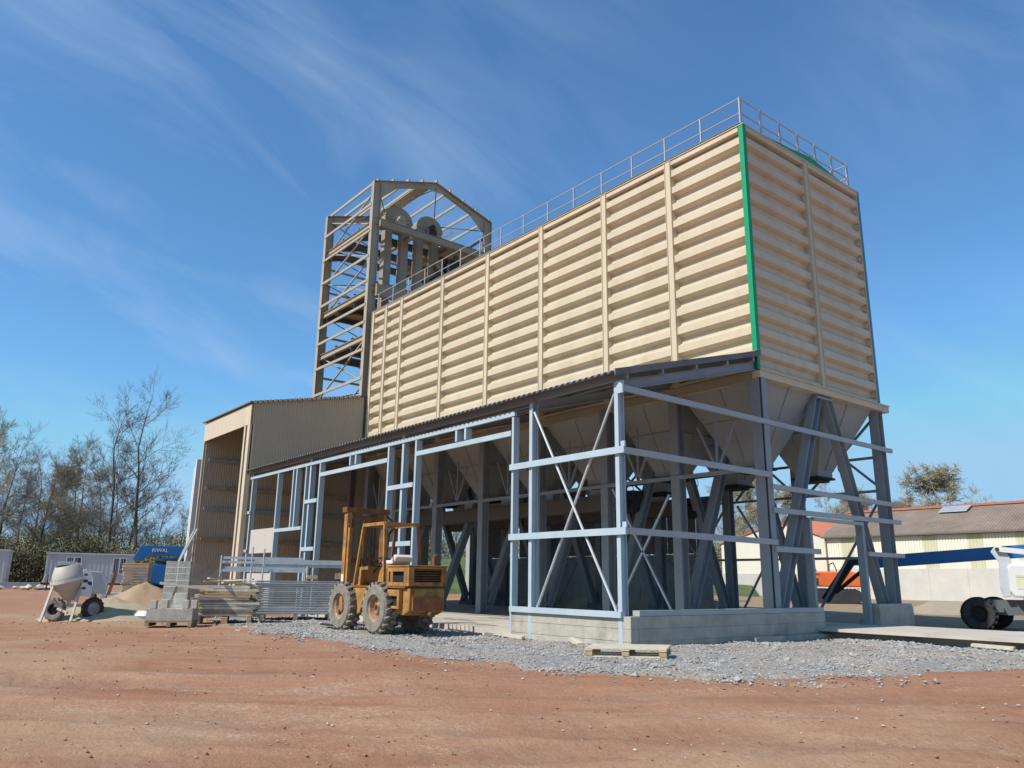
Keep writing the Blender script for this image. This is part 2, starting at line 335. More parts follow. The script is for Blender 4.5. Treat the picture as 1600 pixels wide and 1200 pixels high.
    vo2 = N('ShaderNodeTexVoronoi'); vo2.inputs['Scale'].default_value = 45; K(co, vo2.inputs['Vector'])
    gcol = mix(0.5, ramp(vo.outputs['Color'], [(0.1, (0.16, 0.16, 0.16)), (0.5, (0.27, 0.265, 0.255)), (0.9, (0.38, 0.37, 0.35))]), ramp(vo2.outputs['Color'], [(0.2, (0.15,0.15,0.15)), (0.8, (0.34,0.33,0.31))]))
    gcol = mix(ramp(nz(0.9, 6, 0.7), [(0.42, (0,0,0)), (0.62, (0.8,0.8,0.8))]), gcol, (0.35, 0.28, 0.215))
    gf = N('ShaderNodeMath'); gf.operation = 'ADD'; K(sp.outputs[0], gf.inputs[0]); g2 = N('ShaderNodeMath'); g2.operation = 'MULTIPLY_ADD'; K(nz(9, 5, 0.7), g2.inputs[0]); g2.inputs[1].default_value = 1.1; g2.inputs[2].default_value = -0.55; K(g2.outputs[0], gf.inputs[1])
    gfr = ramp(gf.outputs[0], [(0.4, (0,0,0)), (0.6, (1,1,1))])
    K(mix(gfr, soil, gcol), b.inputs['Base Color'])
    bh = mix(gfr, nz(22, 6, 0.7), vo.outputs['Distance'])
    bp = N('ShaderNodeBump'); bp.inputs['Strength'].default_value = 0.75; bp.inputs['Distance'].default_value = 0.03; K(bh, bp.inputs['Height']); K(bp.outputs[0], b.inputs['Normal'])
    me.materials.append(m)
build_ground()
def rock(mb, x, y, z, r, fl=0.65):
    a = rnd.random()*6.28; vs = []
    for (p, q, h) in ((1,0,0),(0,1,0),(-1,0,0),(0,-1,0),(0.1,0,1),(0,0,-1),(.6,.6,.5),(-.6,-.5,.5)):
        k = r*(0.7+0.6*rnd.random()); vs.append((x+(p*math.cos(a)-q*math.sin(a))*k, y+(p*math.sin(a)+q*math.cos(a))*k*0.8, z+h*k*fl))
    mb.add(vs, [(0,6,4),(0,1,6),(1,4,6),(1,2,4),(2,7,4),(2,3,7),(3,4,7),(3,0,4),(1,0,5),(2,1,5),(3,2,5),(0,3,5)])
def scatter():
    g = MB(); n = 0
    while n < 24000:
        x = rnd.uniform(-13, 8); y = rnd.uniform(-9.5, 5)
        d = gravel(x, y)
        if x < 0.15 and y > -4.7: continue
        if d < rnd.uniform(-0.8, 0.3)**3*2 and d < 0: 
            if rnd.random() > math.exp(d*5): continue
        dist = math.hypot(x-CAM.x, y-CAM.y)
        r = rnd.choice((0.010, 0.014, 0.018, 0.022, 0.03)) * (1.0 if dist < 16 else 1.3)
        if rnd.random() < 0.015: r *= 2.2
        if n3(x*.7, y*.7, 41) < 0.0 and rnd.random() < .8: continue
        z = gz0(x, y) - 0.008 + 0.014*rnd.random() + 0.05*n3(x*.9, y*.9, 12)
        rock(g, x, y, z, r); n += 1
    tag(g.build('gravel', STONE), 'loose grey gravel spread round the silo and under the forklift', 'gravel', kind='stuff')
    g = MB(); h = MB()
    for i in range(4200):
        s = rnd.uniform(4, 26)**1.0; r = rnd.uniform(-0.72, 0.72)*s; p = W2(s, r)
        if gravel(p.x, p.y) > 0.2 or (p.x < 0.3 and p.y > -4.8): continue
        if n3(p.x*0.8, p.y*0.8, 30) < 0.05 and rnd.random() < 0.75: continue
        d = math.hypot(p.x-CAM.x, p.y-CAM.y)
        (rock)(g if rnd.random() < 0.3 else h, p.x, p.y, gz0(p.x, p.y)+rut(p.x, p.y, d), rnd.choice((0.004, 0.005, 0.007, 0.009, 0.009, 0.014)) * (1+s/14))
    tag(g.build('pebbles', STONEW), 'pale pebbles scattered over the red soil', 'pebbles', kind='stuff')
    tag(h.build('soil_clods', CLOD), 'red soil clods scattered over the yard', 'soil clods', kind='stuff')
scatter()

# ------------------------------------------------------------------ the silo
H1 = 12.48; H0 = 6.03; SD = 5.67; SL = 19.01; SW = 4.69
BAYS = [0, -2.435, -4.92, -7.79, -10.7, -13.57, -16.6, -17.88, -18.99]
silo = thing('grain_silo', (0, 0, 0), 'tall cream corrugated grain silo block on grey steel legs with hoppers', 'silo')
PROF = [(0.00, 0.16), (0.09, 0.16), (0.155, 0.0), (0.345, 0.0), (0.455, 0.16)]   # height, depth behind the outer face
def corr(mb, p0, p1, inward, z0, z1, per=0.505, dk=1.0):
    p0 = V(p0); p1 = V(p1); inw = V(inward); rows = []
    z = z1
    k = 0
    while True:
        done = False
        for h, d in reversed(PROF):
            zz = z1 - k*per - (per - h) + 0.0
            if zz < z0: done = True; break
            rows.append((zz, d))
        if done: break
        k += 1
    rows = [(a_, b_*dk) for a_, b_ in [(z1, 0.16)] + rows]
    rows = rows + [(z0, rows[-1][1])]
    vs = []
    for zz, d in rows:
        vs += [p0 + inw*d + V((0,0,zz)), p1 + inw*d + V((0,0,zz))]
    mb.add(vs, [(2*i, 2*i+1, 2*i+3, 2*i+2) for i in range(len(rows)-1)])
for a, b in zip(BAYS, BAYS[1:]):
    pt('wall_panel', lambda m: corr(m, (b+0.1, 0, 0), (a-0.1, 0, 0), (0,1,0), H0, H1-0.16), CREAM, silo)
    pt('wall_panel', lambda m: corr(m, (b, SD, 0), (a, SD, 0), (0,-1,0), H0, H1-0.16), CREAM, silo)
for a, b in ((0.1, SD/2-0.1), (SD/2+0.1, SD-0.1)):
    pt('wall_panel', lambda m: corr(m, (0, a, 0), (0, b, 0), (-1,0,0), H0, H1-0.16, dk=0.8), CREAM, silo)
pt('wall_panel', lambda m: corr(m, (-SL, 0, 0), (-SL, SD, 0), (1,0,0), H0, H1-0.16), CREAM, silo)
for x in BAYS[1:]:
    pt('rib', lambda m: (m.box(x-0.1, x+0.1, -0.025, 0.2, H0, H1+0.06), m.box(x-0.1, x-0.085, -0.05, -0.025, H0, H1+0.05), m.box(x+0.085, x+0.1, -0.05, -0.025, H0, H1+0.05)), CREAM, silo)
pt('rib', lambda m: (m.box(-0.2, 0.026, SD/2-0.1, SD/2+0.1, H0, H1-0.025), m.box(0.026, 0.045, SD/2-0.1, SD/2-0.085, H0, H1), m.box(0.026, 0.045, SD/2+0.085, SD/2+0.1, H0, H1)), CREAM, silo)
pt('rib', lambda m: m.box(-0.2, 0.01, SD-0.1, SD-0.005, H0, H1), CREAM, silo)
pt('corner_trim', lambda m: (m.box(-0.10, 0.03, -0.03, 0.0, 6.38, H1), m.box(0.0, 0.03, 0.0, 0.10, 6.38, H1), m.box(-0.1, -0.002, 0.0, 0.1, H0, H1)), GREEN, silo)
pt('corner_trim', lambda m: (m.box(0.011, 0.03, SD-0.05, SD+0.03, H0, H1), m.box(-0.1, 0.011, SD+0.005, SD+0.03, H0, H1)), mat('teal_trim', (0.05, 0.22, 0.30), 0.4, var=0.05), silo)
# head flashings
def head(m):
    m.box(-SL, -0.13, -0.012, 0.15, H1-0.155, H1-0.02)
    m.box(-SL-0.02, 0.05, -0.04, 0.16, H1-0.02, H1)
def head2(m):
    m.box(-0.15, 0.02, 0.1, SD, H1-0.155, H1-0.02)
    m.box(-0.15, 0.04, 0.16, SD+0.05, H1-0.02, H1+0.012)
pt('head_flashing', head, CREAM, silo); pt('head_flashing', head2, CREAM, silo)
def silo_roof(m):
    y0, y1, ym = -0.05, SD+0.06, SD/2
    for (ya, za, yb, zb) in ((y0, H1+0.02, ym+.4, H1+0.22), (ym+.4, H1+0.22, y1, H1+0.02)):
        m.slabpoly([(-SL-0.05, ya, za), (-0.05, ya, za), (-0.05, yb, zb), (-SL-0.05, yb, zb)], (0, 0, 0.03))
pt('roof_sheet', silo_roof, FIBRE, silo)
pt('gable_flashing', lambda m: m.slabpoly([(-0.05, 1.5, H1+0.014), (-0.05, SD-0.7, H1+0.014), (-0.05, 3.9, H1+0.16), (-0.05, 3.2, H1+0.25), (-0.05, 2.3, H1+0.15)], (0.05, 0, 0)), GREEN, silo)
# railing
RZ = 13.28
rl = pt('railing', lambda m: [m.path([(-SL+0.1, y0, z), (-0.08, y0, z)], 0.018) for z in (RZ, RZ-0.42) for y0 in (0.06, SD-0.35)] + [m.path([(-0.08, 0.06, z), (-0.08, SD-0.35, z)], 0.018) for z in (RZ, RZ-0.42)], RAILW, silo)
for i in range(16):
    x = -0.08 - i*1.245
    pt('railing_post', lambda m: m.box(x-0.018, x+0.018, 0.042, 0.078, H1, RZ), RAILW, rl)
    pt('railing_post', lambda m: m.box(x-0.018, x+0.018, SD-0.37, SD-0.33, H1, RZ), RAILW, rl)
for i in range(7):
    y = 0.06 + i*(SD-0.41)/6
    pt('railing_post', lambda m: m.box(-0.072, -0.052, y-0.035, y+0.035, H1, RZ+0.02), RAILW, rl)
# edge beams under the walls
pt('edge_beam', lambda m: (m.box(-0.16, 0.06, -0.02, SD+0.42, H0-0.2, H0-0.01), m.box(-0.16, 0.10, -0.02, SD+0.42, H0-0.035, H0-0.012)), CREAM, silo)
pt('edge_beam', lambda m: m.box(-SL, -0.17, 0.02, 0.2, H0-0.24, H0-0.01), TOWER, silo)
pt('edge_beam', lambda m: m.box(-SL, -0.17, SD-0.2, SD-0.02, H0-0.24, H0-0.01), TOWER, silo)
# hoppers
CELLS = [0, -2.6, -5.1, -7.95, -10.85, -13.6, -16.5, -18.9]
def hopper(x0, x1, y0, y1):
    cx, cy = (x0+x1)/2, (y0+y1)/2; zb = 4.12; r = 0.36; zt = H0-0.02
    def f(m):
        g = 0.06
        T = [(x0+g, y0+g, zt), (x1-g, y0+g, zt), (x1-g, y1-g, zt), (x0+g, y1-g, zt)]
        B = [(cx-r, cy-r, zb), (cx+r, cy-r, zb), (cx+r, cy+r, zb), (cx-r, cy+r, zb)]
        N = [(x, y, zb-0.16) for x, y, _ in B]
        m.add(T+B+N, [(0,1,5,4),(1,2,6,5),(2,3,7,6),(3,0,4,7),(4,5,9,8),(5,6,10,9),(6,7,11,10),(7,4,8,11)])
        for (t0, t1, b0, b1) in ((T[0],T[1],B[0],B[1]),(T[1],T[2],B[1],B[2]),(T[2],T[3],B[2],B[3]),(T[3],T[0],B[3],B[0])):
            a = (V(t0)+V(t1))/2; c = (V(b0)+V(b1))/2
            nrm = V((a.x-cx, a.y-cy, 0)).normalized()*0.01
            m.bar(a*0.93+c*0.07+nrm, c+nrm, 0.035, 0.03)
            m.bar(V(t0)*.5+V(b0)*.5+nrm*1.5, V(t1)*.5+V(b1)*.5+nrm*1.5, 0.03, 0.03)
        for c0, c1 in zip(T, B): m.bar(c0, c1, 0.03, 0.03)
    o = pt('hopper', f, HOPPER, silo)
    pt('slide_gate', lambda m: (m.box(cx-r-.05, cx+r+.05, cy-r-.05, cy+r+.05, zb-0.22, zb-0.165), m.box(cx-r+.06, cx+r-.06, cy-r+.06, cy+r-.06, zb-0.28, zb-0.225)), BLACK, o)
for xb, xa in zip(CELLS, CELLS[1:]):
    hopper(xa, xb, 0.08, SD/2); hopper(xa, xb, SD/2, SD-0.08)
# legs
for i, x in enumerate(CELLS):
    cx = x-0.13 if i == 0 else x
    if i == len(CELLS)-1: cx = x+0.1
    for y in (0.13, SD-0.13+(0.12 if i == 0 else 0)):
        pt('column', lambda m: (m.hsec((cx, y, 0.14), (cx, y, H0-0.2), 0.26, 0.27, up=V((0,1,0))), m.box(cx-0.19, cx+0.19, y-0.19, y+0.19, 0.121, 0.145)), STEEL, silo)
    pt('raking_strut', lambda m: m.hsec((cx, 2.62, H0-0.26), (cx, 0.42, 0.45), 0.22, 0.24, up=V((0,1,0))), STEEL, silo)
    pt('raking_strut', lambda m: m.hsec((cx, 3.10, H0-0.26), (cx, 5.18, 0.45), 0.22, 0.24, up=V((0,1,0))), STEEL, silo)
    pt('gusset_plate', lambda m: (m.box(cx-.13, cx+.13, 2.5, 3.2, H0-.30, H0-.245), m.slabpoly([(cx-.13, .2, .15), (cx-.13, .75, .15), (cx-.13, .5, .8), (cx-.13, .25, .8)], (.015, 0, 0)), m.slabpoly([(cx-.13, 5.4, .15), (cx-.13, 4.9, .15), (cx-.13, 5.1, .8), (cx-.13, 5.35, .8)], (.015, 0, 0)), [m.tube((cx+dx, .13+dy, .145), (cx+dx, .13+dy, .18), .018, n=6) for dx in (-.16, .16) for dy in (-.16, .16)]), STEEL, silo)
    if i: pt('cross_beam', lambda m: m.hsec((cx, 0.25, H0-0.14), (cx, SD-0.25, H0-0.14), 0.16, 0.2), STEEL, silo)
pt('catwalk_beam', lambda m: m.bar((-SL+.2, 0.02, 3.71), (-0.28, 0.02, 3.71), 0.10, 0.09), STEEL, silo)
for z in (4.57, 3.65, 1.87): pt('tie_bar', lambda m: m.bar((-SL+.2, SD+0.0, z), (-0.28, SD+0.0, z), 0.07, 0.07), STEEL, silo)
for k, (xb, xa) in enumerate(zip(CELLS, CELLS[1:])):
    mid = (xa+xb)/2
    for sx in (-0.55, 0, 0.55):
        pt('hanger', lambda m: m.bar((mid, 0.02, 3.76), (mid+sx, 0.02, 4.9+0.25*(sx == 0)), 0.05, 0.05, up=V((0,1,0))), STEEL, silo)
    if k in (0, 1, 3, 5):
        pt('brace', lambda m: m.bar((xb-.2, SD+0.05, 5.7), (xa+.2, SD+0.05, 3.7), 0.06, 0.06, up=V((0,1,0))), STEEL, silo)
        pt('brace', lambda m: m.bar((xa+.2, SD+0.09, 5.7), (xb-.2, SD+0.09, 3.7), 0.06, 0.06, up=V((0,1,0))), STEEL, silo)
    if k in (0, 1, 2, 4):
        pt('brace', lambda m: m.bar((xb-.2, SD+0.05, 3.55), (xa+.2, SD+0.05, 0.3), 0.055, 0.055, up=V((0,1,0))), STEEL, silo)
        if k in (1, 2): pt('brace', lambda m: m.bar((xa+.2, SD+0.09, 3.55), (xb-.2, SD+0.09, 0.3), 0.055, 0.055, up=V((0,1,0))), STEEL, silo)
for x, y, z in ((-1.2, SD, 4.40), (-3.6, SD, 3.42), (-6.5, SD, 4.4), (-4.2, 0.02, 3.5), (-9.4, SD, 3.45)):
    pt('cable_loop', lambda m: m.path([(x+0.17*math.cos(a*math.pi/7), y, z+0.2*math.sin(a*math.pi/7)) for a in range(15)], 0.012, n=5), BLACK, silo)
for k_, (cy_, lb_) in enumerate(((1.45, 'grey trough conveyor hanging below the front row of hoppers'), (4.22, 'grey trough conveyor hanging below the rear row of hoppers'))):
    cv = thing('conveyor', (-12, cy_, 3.2), lb_, 'conveyor', 'conveyors below the hoppers')
    pt('trough', lambda m: (m.box(-6.6, 6.4, -.2, .2, 0, .42), m.box(-6.62, 6.42, -.26, .26, .42, .46)), TDARK, cv)
    pt('drive', lambda m: (m.box(6.4, 6.9, -.28, .28, -.1, .5), m.lathe([(.01, 0), (.16, 0), (.16, .4), (.01, .4)], (6.6, -.28, .15), (0, -1, 0), n=12)), BLACK, cv)
    for i in range(6): pt('chute', lambda m: m.box(-6.0+i*2.2, -5.5+i*2.2, -.15, .15, .46, .70), GREYP, cv)
# rear panels of the room below the silo
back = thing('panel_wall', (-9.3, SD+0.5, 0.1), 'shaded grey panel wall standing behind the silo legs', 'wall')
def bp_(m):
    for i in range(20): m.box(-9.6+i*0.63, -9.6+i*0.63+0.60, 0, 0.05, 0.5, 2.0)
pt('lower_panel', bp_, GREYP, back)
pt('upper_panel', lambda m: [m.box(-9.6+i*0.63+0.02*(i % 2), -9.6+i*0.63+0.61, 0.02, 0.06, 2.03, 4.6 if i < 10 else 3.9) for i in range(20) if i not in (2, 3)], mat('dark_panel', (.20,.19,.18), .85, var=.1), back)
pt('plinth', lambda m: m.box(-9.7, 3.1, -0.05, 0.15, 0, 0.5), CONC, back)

# ------------------------------------------------------------------ floor slabs and base walls
def slab(name, x0, x1, y0, y1, z0, z1, m=SLAB):
    return tag(pt(name, lambda b: b.box(x0, x1, y0, y1, z0, z1), m), kind='structure')
slab('floor_slab', -19.05, -0.22, -4.45, SD+0.4, -0.3, 0.12)
slab('threshold_slab', -0.19, 9.0, 1.40, 4.50, 0.14, 0.20)
slab('threshold_footing', -0.19, 9.0, 1.72, 4.40, -0.3, 0.138, CONC)
def blocks(m, x0, x1, y0, y1, z0, z1, alongx, bl=0.5, bh=0.2, j=0.006):
    z = z0; r = 0
    while z < z1-0.01:
        zt = min(z+bh, z1); a0, a1 = (x0, x1) if alongx else (y0, y1); a = a0 - (bl/2 if r % 2 else 0)
        while a < a1-0.01:
            b = min(a+bl, a1); aa = max(a, a0)
            if b - aa > 0.04:
                if alongx: m.box(aa+j, b-j, y0, y1, z+j, zt-j)
                else: m.box(x0, x1, aa+j, b-j, z+j, zt-j)
            a += bl
        z += bh; r += 1
    if alongx: m.box(x0+.01, x1-.01, y0+.008, y1-.008, z0, z1-.008)
    else: m.box(x0+.008, x1-.008, y0+.01, y1-.01, z0, z1-.008)
basew = thing('block_wall', (-1.6, -SW, 0), 'low grey concrete block wall at the foot of the steel frame corner', 'wall')
Mi = Matrix.Translation((1.6, SW, 0))
def bw(m):
    mm = MB(); [mm.box(-3.27, 0.16+.004*(k % 2), -SW+0.0-.004*(k % 2), -SW+0.2, -0.12+.22*k+.004, -.12+.22*(k+1)-.004) for k in range(3)]; [mm.box(-0.04, 0.16+.004*(k % 2), -SW+0.21, 1.75, -0.12+.22*k+.004, -.12+.22*(k+1)-.004) for k in range(3)]; mm.box(-3.26, 0.155, -SW+0.008, -SW+0.19, -.1, .52); mm.box(-.03, .152, -SW+.19, 1.74, -.1, .52)
    m.add([tuple(Mi @ V(p)) for p in mm.v], mm.f)
pt('wall_courses', bw, CONC, basew)
pt('footing', lambda m: m.box(-0.14+1.6, 0.34+1.6, SW-1.2, SW+1.85, -0.3, 0.08), CONC, basew)
tag(pt('concrete_plinth', lambda m: (m.box(-0.25, 0.16, 4.28, 6.05, -0.1, 0.62), m.box(-0.5, 0.17, 4.5, 6.0, -0.1, 0.3)), CONC), 'short concrete plinth under the far corner leg of the silo', 'plinth')

# ------------------------------------------------------------------ lean-to
leanto = thing('lean_to', (0, -SW, 0), 'open grey steel frame lean-to with fibre cement roof along the silo front', 'lean-to')
Lf = Matrix.Translation((0, SW, 0))
def lp(kind, fill, m, **k):
    def g(b):
        t = MB(); fill(t); b.add([tuple(Lf @ V(p)) for p in t.v], t.f)
    return pt(kind, g, m, leanto, **k)
E0 = (-SW-0.25, 5.05); E1 = (-0.06, 6.36)
def leanroof(m):
    n = int(19.2/0.177); pts = []
    for i in range(n+1):
        x = 0.12 - i*0.177
        for dx, dz in ((0, 0), (-0.05, 0.045), (-0.095, 0.045), (-0.14, 0)): pts.append((x+dx, dz))
    pts = [p for p in pts if p[0] > -19.1]
    vs = []
    for x, dz in pts: vs += [(x, E0[0], E0[1]+dz), (x, E1[0], E1[1]+dz)]
    k = len(vs)//2
    top = [(2*i, 2*i+1, 2*i+3, 2*i+2) for i in range(k-1)]
    vs2 = [(a, b, c-0.012) for a, b, c in vs]
    m.add(vs, top); m.add(vs2, top)
lp('roof_sheet', leanroof, FIBRE)
def slope(y): return E0[1] + (y-E0[0])*(E1[1]-E0[1])/(E1[0]-E0[0])
lp('verge_flashing', lambda m: m.slabpoly([(0.125, E0[0], E0[1]-0.07), (0.125, E1[0], E1[1]-0.05), (0.125, E1[0], E1[1]+0.075), (0.125, E0[0], E0[1]+0.07)], (0.02, 0, 0)), FIBRE)
lp('wall_flashing', lambda m: (m.slabpoly([(0.1, -0.32, slope(-0.32)+0.06), (0.1, -0.04, slope(-0.04)+0.11), (-19.0, -0.04, slope(-0.04)+0.11), (-19.0, -0.32, slope(-0.32)+0.06)], (0,0,0.012))), FIBRE)
for y in (-4.55, -3.5, -2.4, -1.3, -0.3):
    lp('purlin', lambda m: m.bar((0.1, y, slope(y)-0.085), (-19.05, y, slope(y)-0.085), 0.06, 0.14), STEEL)
FR = [(-0.09, 1), (-2.66, 1), (-8.05, 1), (-13.87, 1), (-18.97, 1)]
for x, _ in FR:
    lp('post', lambda m: (m.hsec((x, -SW+0.08, 0.0), (x, -SW+0.08, 4.93), 0.10, 0.17, up=V((0,1,0)))), PURLIN)
    lp('rafter', lambda m: m.hsec((x, -SW+0.05, slope(-SW+.05)-0.26), (x, -0.05, slope(-.05)-0.26), 0.12, 0.2, tw=0.018), STEEL)
def ch(m, p, q, w_=0.16, d=0.06):   # channel rail: face w_ high, d deep, on the outside
    m.bar(p, q, d, w_)
    
fy = -SW-0.035
lp('eave_rail', lambda m: m.bar((-3.2, fy+.04, 4.79), (-19.15, fy+.04, 4.79), 0.07, 0.10), PURLIN)
for z in (2.06, 3.58): lp('rail', lambda m: (m.bar((0.14, fy, z), (-3.33, fy, z), 0.05, 0.13), m.bar((0.12, fy+0.04, z+.12), (0.02, fy+.04, z+.12), 0.04, 0.10)), PURLIN)
lp('rail', lambda m: m.bar((0.14, fy, 4.80), (-0.02, fy, 4.80), 0.05, 0.24), PURLIN)
lp('rail', lambda m: m.bar((-0.02, fy+.03, 0.565), (-3.27, fy+.03, 0.565), 0.12, 0.11), PURLIN)
def post2(x, z0, z1, wd=0.10, dp=0.22): lp('post', lambda m: m.prism([(-wd/2, -dp/2), (wd/2, -dp/2), (wd/2, dp/2), (wd/2-.012, dp/2), (wd/2-.012, -dp/2+.012), (-wd/2, -dp/2+.012)], (x, -SW+dp/2-0.0, z0), (x, -SW+dp/2-0.0, z1), up=V((0,-1,0))), PURLIN)
lp('post', lambda m: m.bar((-3.28, -SW+0.07, 0.0), (-3.28, -SW+0.07, 4.73), 0.07, 0.16, up=V((0,1,0))), PURLIN)
for x, z0, z1 in ((-7.37, 0.05, 4.73), (-8.80, 0.05, 4.73), (-13.14, 0.05, 4.73), (-14.18, 0.05, 4.73), (-16.50, 0.05, 4.73), (-15.20, 2.76, 4.73), (-14.92, 2.76, 4.73), (-5.51, 4.45, 4.73), (-5.13, 4.45, 4.73), (-11.1, 4.45, 4.73), (-10.75, 4.45, 4.73)):
    lp('post' if z0 < 1 else 'stud', lambda m: (m.box(x-0.04, x+0.04, -SW-0.02, -SW-0.005, z0, z1), m.box(x+0.03, x+0.04, -SW-0.005, -SW+0.145, z0, z1), m.box(x-0.04, x+0.04, -SW+0.145, -SW+0.155, z0, z1)), PURLIN)
lp('door_header', lambda m: m.box(-7.33, -3.33, -SW-0.03, -SW+0.03, 4.30, 4.42), PURLIN)
lp('door_header', lambda m: m.box(-13.1, -8.85, -SW-0.03, -SW+0.03, 4.30, 4.42), PURLIN)
for a, b in ((-7.42, -8.75), (-13.19, -14.13)):
    for z in (2.05, 3.56): lp('rail', lambda m: m.box(b, a, -SW-0.045, -SW-0.021, z-0.06, z+0.06), PURLIN)
lp('rail', lambda m: m.box(-16.45, -14.25, -SW-0.04, -SW+0.02, 2.68, 2.79), PURLIN)
for z in (2.1, 3.5): lp('rail', lambda m: m.box(-19.3, -18.9, -SW-0.045, -SW-0.021, z-0.05, z+0.05), PURLIN)
lp('infill_panel', lambda m: m.box(-18.75, -16.56, -SW+0.02, -SW+0.14, 2.0, 2.85), PANELG)
lp('infill_panel', lambda m: m.box(-18.75, -16.56, -SW+0.02, -SW+0.14, 0.1, 1.3), PANELG)
for p, q in (((-2.56, 4.72), (-0.2, 0.62)), ((-0.2, 4.72), (-2.5, 0.62))):
    yy = -SW+0.02 if p[0] < -1 else -SW+0.07
    lp('brace', lambda m: m.tube((p[0], yy, p[1]), (q[0], yy, q[1]), 0.028, n=8), GALV)
# end frame in the plane of the silo end
ex = 0.055
lp('rail', lambda m: m.bar((ex, -SW-0.05, 4.80), (ex, 6.0, 4.74), 0.06, 0.115), RAILG)
lp('rail', lambda m: m.bar((ex, -SW-0.05, 3.58), (ex, 0.15, 3.55), 0.06, 0.12), RAILG)
lp('rail', lambda m: m.bar((ex, -SW-0.05, 2.07), (ex, 0.22, 2.05), 0.06, 0.12), RAILG)
lp('rail', lambda m: m.bar((ex, 0.12, 1.90), (ex, 1.95, 1.90), 0.06, 0.12), RAILG)
lp('rail', lambda m: m.bar((ex, 0.15, 3.29), (ex, 6.05, 3.26), 0.06, 0.115), RAILG)
lp('rail', lambda m: m.bar((ex, 0.15, 2.76), (ex, 6.07, 2.80), 0.06, 0.115), RAILG)
lp('rail', lambda m: m.bar((ex, 4.2, 1.92), (ex, 6.07, 1.92), 0.06, 0.11), RAILG)
lp('rail', lambda m: m.box(-0.03, 0.15, -SW+0.25, 1.75, 0.542, 0.64), RAILG)
lp('rail', lambda m: m.box(-0.03, 0.16, 4.28, 6.0, 0.622, 0.70), RAILG)
lp('rail', lambda m: m.box(-0.02, 0.06, 1.78, 4.1, 2.62, 2.70), RAILG)
for y, z0, z1, d in ((1.70, 0.64, 2.68, 0.1), (4.12, 0.2, 2.68, 0.12)):
    lp('post', lambda m: m.box(-0.16, 0.02, y-d/2, y+d/2, z0, z1), STEEL)
lp('post', lambda m: m.hsec((-0.02, 0.13, 0.1), (-0.02, 0.13, H0-0.2), 0.20, 0.13, up=V((1,0,0))), STEEL)
for p, q in (((-4.55, 2.33), (-3.15, 0.66)), ((-4.55, 1.15), (-3.15, 2.9)), ((-4.55, 4.7), (-3.1, 2.9)), ((-4.55,3.0),(-3.1,4.5))):
    pass
for a, b in (((-4.75, 3.6), (-2.78, 0.4)), ((-4.78, 0.35), (-2.78, 3.3))):
    pt('brace', lambda m: m.bar((a[0], -0.02, a[1]), (b[0], -0.02, b[1]), 0.05, 0.05, up=V((0,1,0))), GALV, silo)

# ------------------------------------------------------------------ elevator tower
TX0, TX1, TY0, TY1, TE, TR = -19.42, -24.2, -0.02, 6.35, 18.92, 19.98
tower = thing('steel_tower', (-21.8, 3.1, 0), 'tall open beige steel tower with gabled top behind the silo', 'tower')
Mt = Matrix.Translation((21.8, -3.1, 0))
def tp(kind, fill, m, parent=None):
    t = MB(); fill(t); b = MB(); b.add([tuple(Mt @ V(p)) for p in t.v], t.f); return b.build(kind, m, parent or tower)
for x in (TX0, TX1):
    for y in (TY0, TY1):
        tp('column', lambda m: m.hsec((x, y, 0), (x, y, TE), 0.24, 0.40, up=V((0,1,0)), tw=0.018), TOWER)
    for ya, yb in ((TY0, TY1), (TY1, TY0)):
        ym = (TY0+TY1)/2; s = 1 if yb > ya else -1
        def raf(m):
            m.slabpoly([(x-0.06, ya-s*0.2, TE-0.75), (x-0.06, ya+s*0.35, TE-0.62), (x-0.06, ya+s*1.2, TE+0.16), (x-0.06, ym-s*0.5, TR-0.42), (x-0.06, ym, TR-0.45), (x-0.06, ym, TR), (x-0.06, ya-s*0.2, TE)], (0.02, 0, 0))
            m.bar((x, ya-s*0.2, TE), (x, ym, TR), 0.2, 0.02); m.bar((x, ya+s*1.0, TE+0.06), (x, ym-s*0.5, TR-0.42), 0.2, 0.02)
        tp('rafter', raf, TOWER)
for k in range(9):
    y = TY0 + (TY1-TY0)*k/8; z = TE + (TR-TE)*(1-abs(k-4)/4) + 0.08
    tp('purlin', lambda m: m.bar((TX0+0.15, y, z), (TX1-0.15, y, z), 0.06, 0.13), TOWER)
tp('purlin', lambda m: m.box(TX1, TX0, 2.35, 2.95, TR-0.32, TR-0.28), TOWER)
GIRT = [17.77, 16.47, 15.25, 14.05, 12.93, 12.12, 10.86, 9.57, 8.3]
FLOOR = [16.9, 13.62, 11.5, 6.6]
for z in GIRT:
    for y in (TY0-0.2, TY1+0.2): tp('girt', lambda m: m.bar((TX0, y, z), (TX1, y, z), 0.06, 0.12), TOWER)
    tp('girt', lambda m: m.bar((TX1-0.1, TY0, z-0.3), (TX1-0.1, TY1, z-0.3), 0.06, 0.10), TOWER)
for z in FLOOR:
    for y in (TY0, 2.1, 4.2, TY1): tp('floor_beam', lambda m: m.hsec((TX0, y, z), (TX1, y, z), 0.14, 0.26), TOWER)
    for x in (TX0, -21.0, -22.6, TX1):
        def hb(m, x=x):
            m.hsec((x, TY0, z+0.1), (x, TY1, z+0.1), 0.16, 0.34)
            for s, y in ((1, TY0), (-1, TY1)): m.slabpoly([(x-.01, y, z-0.06), (x-.01, y+s*1.0, z-0.06), (x-.01, y, z-0.38)], (0.02, 0, 0))
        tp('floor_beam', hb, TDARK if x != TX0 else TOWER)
tp('floor_plate', lambda m: m.box(TX1+.1, TX0-1.9, TY0+.3, TY1-.3, 13.8, 13.83), TOWER)
tp('floor_plate', lambda m: (m.box(TX1+.1, TX0-.2, 3.9, TY1-.3, 16.99, 17.03)), TOWER)
tp('box_girder', lambda m: m.box(TX0+0.12, TX0+0.3, TY0+0.15, TY1, 16.70, 17.0), HEADM)
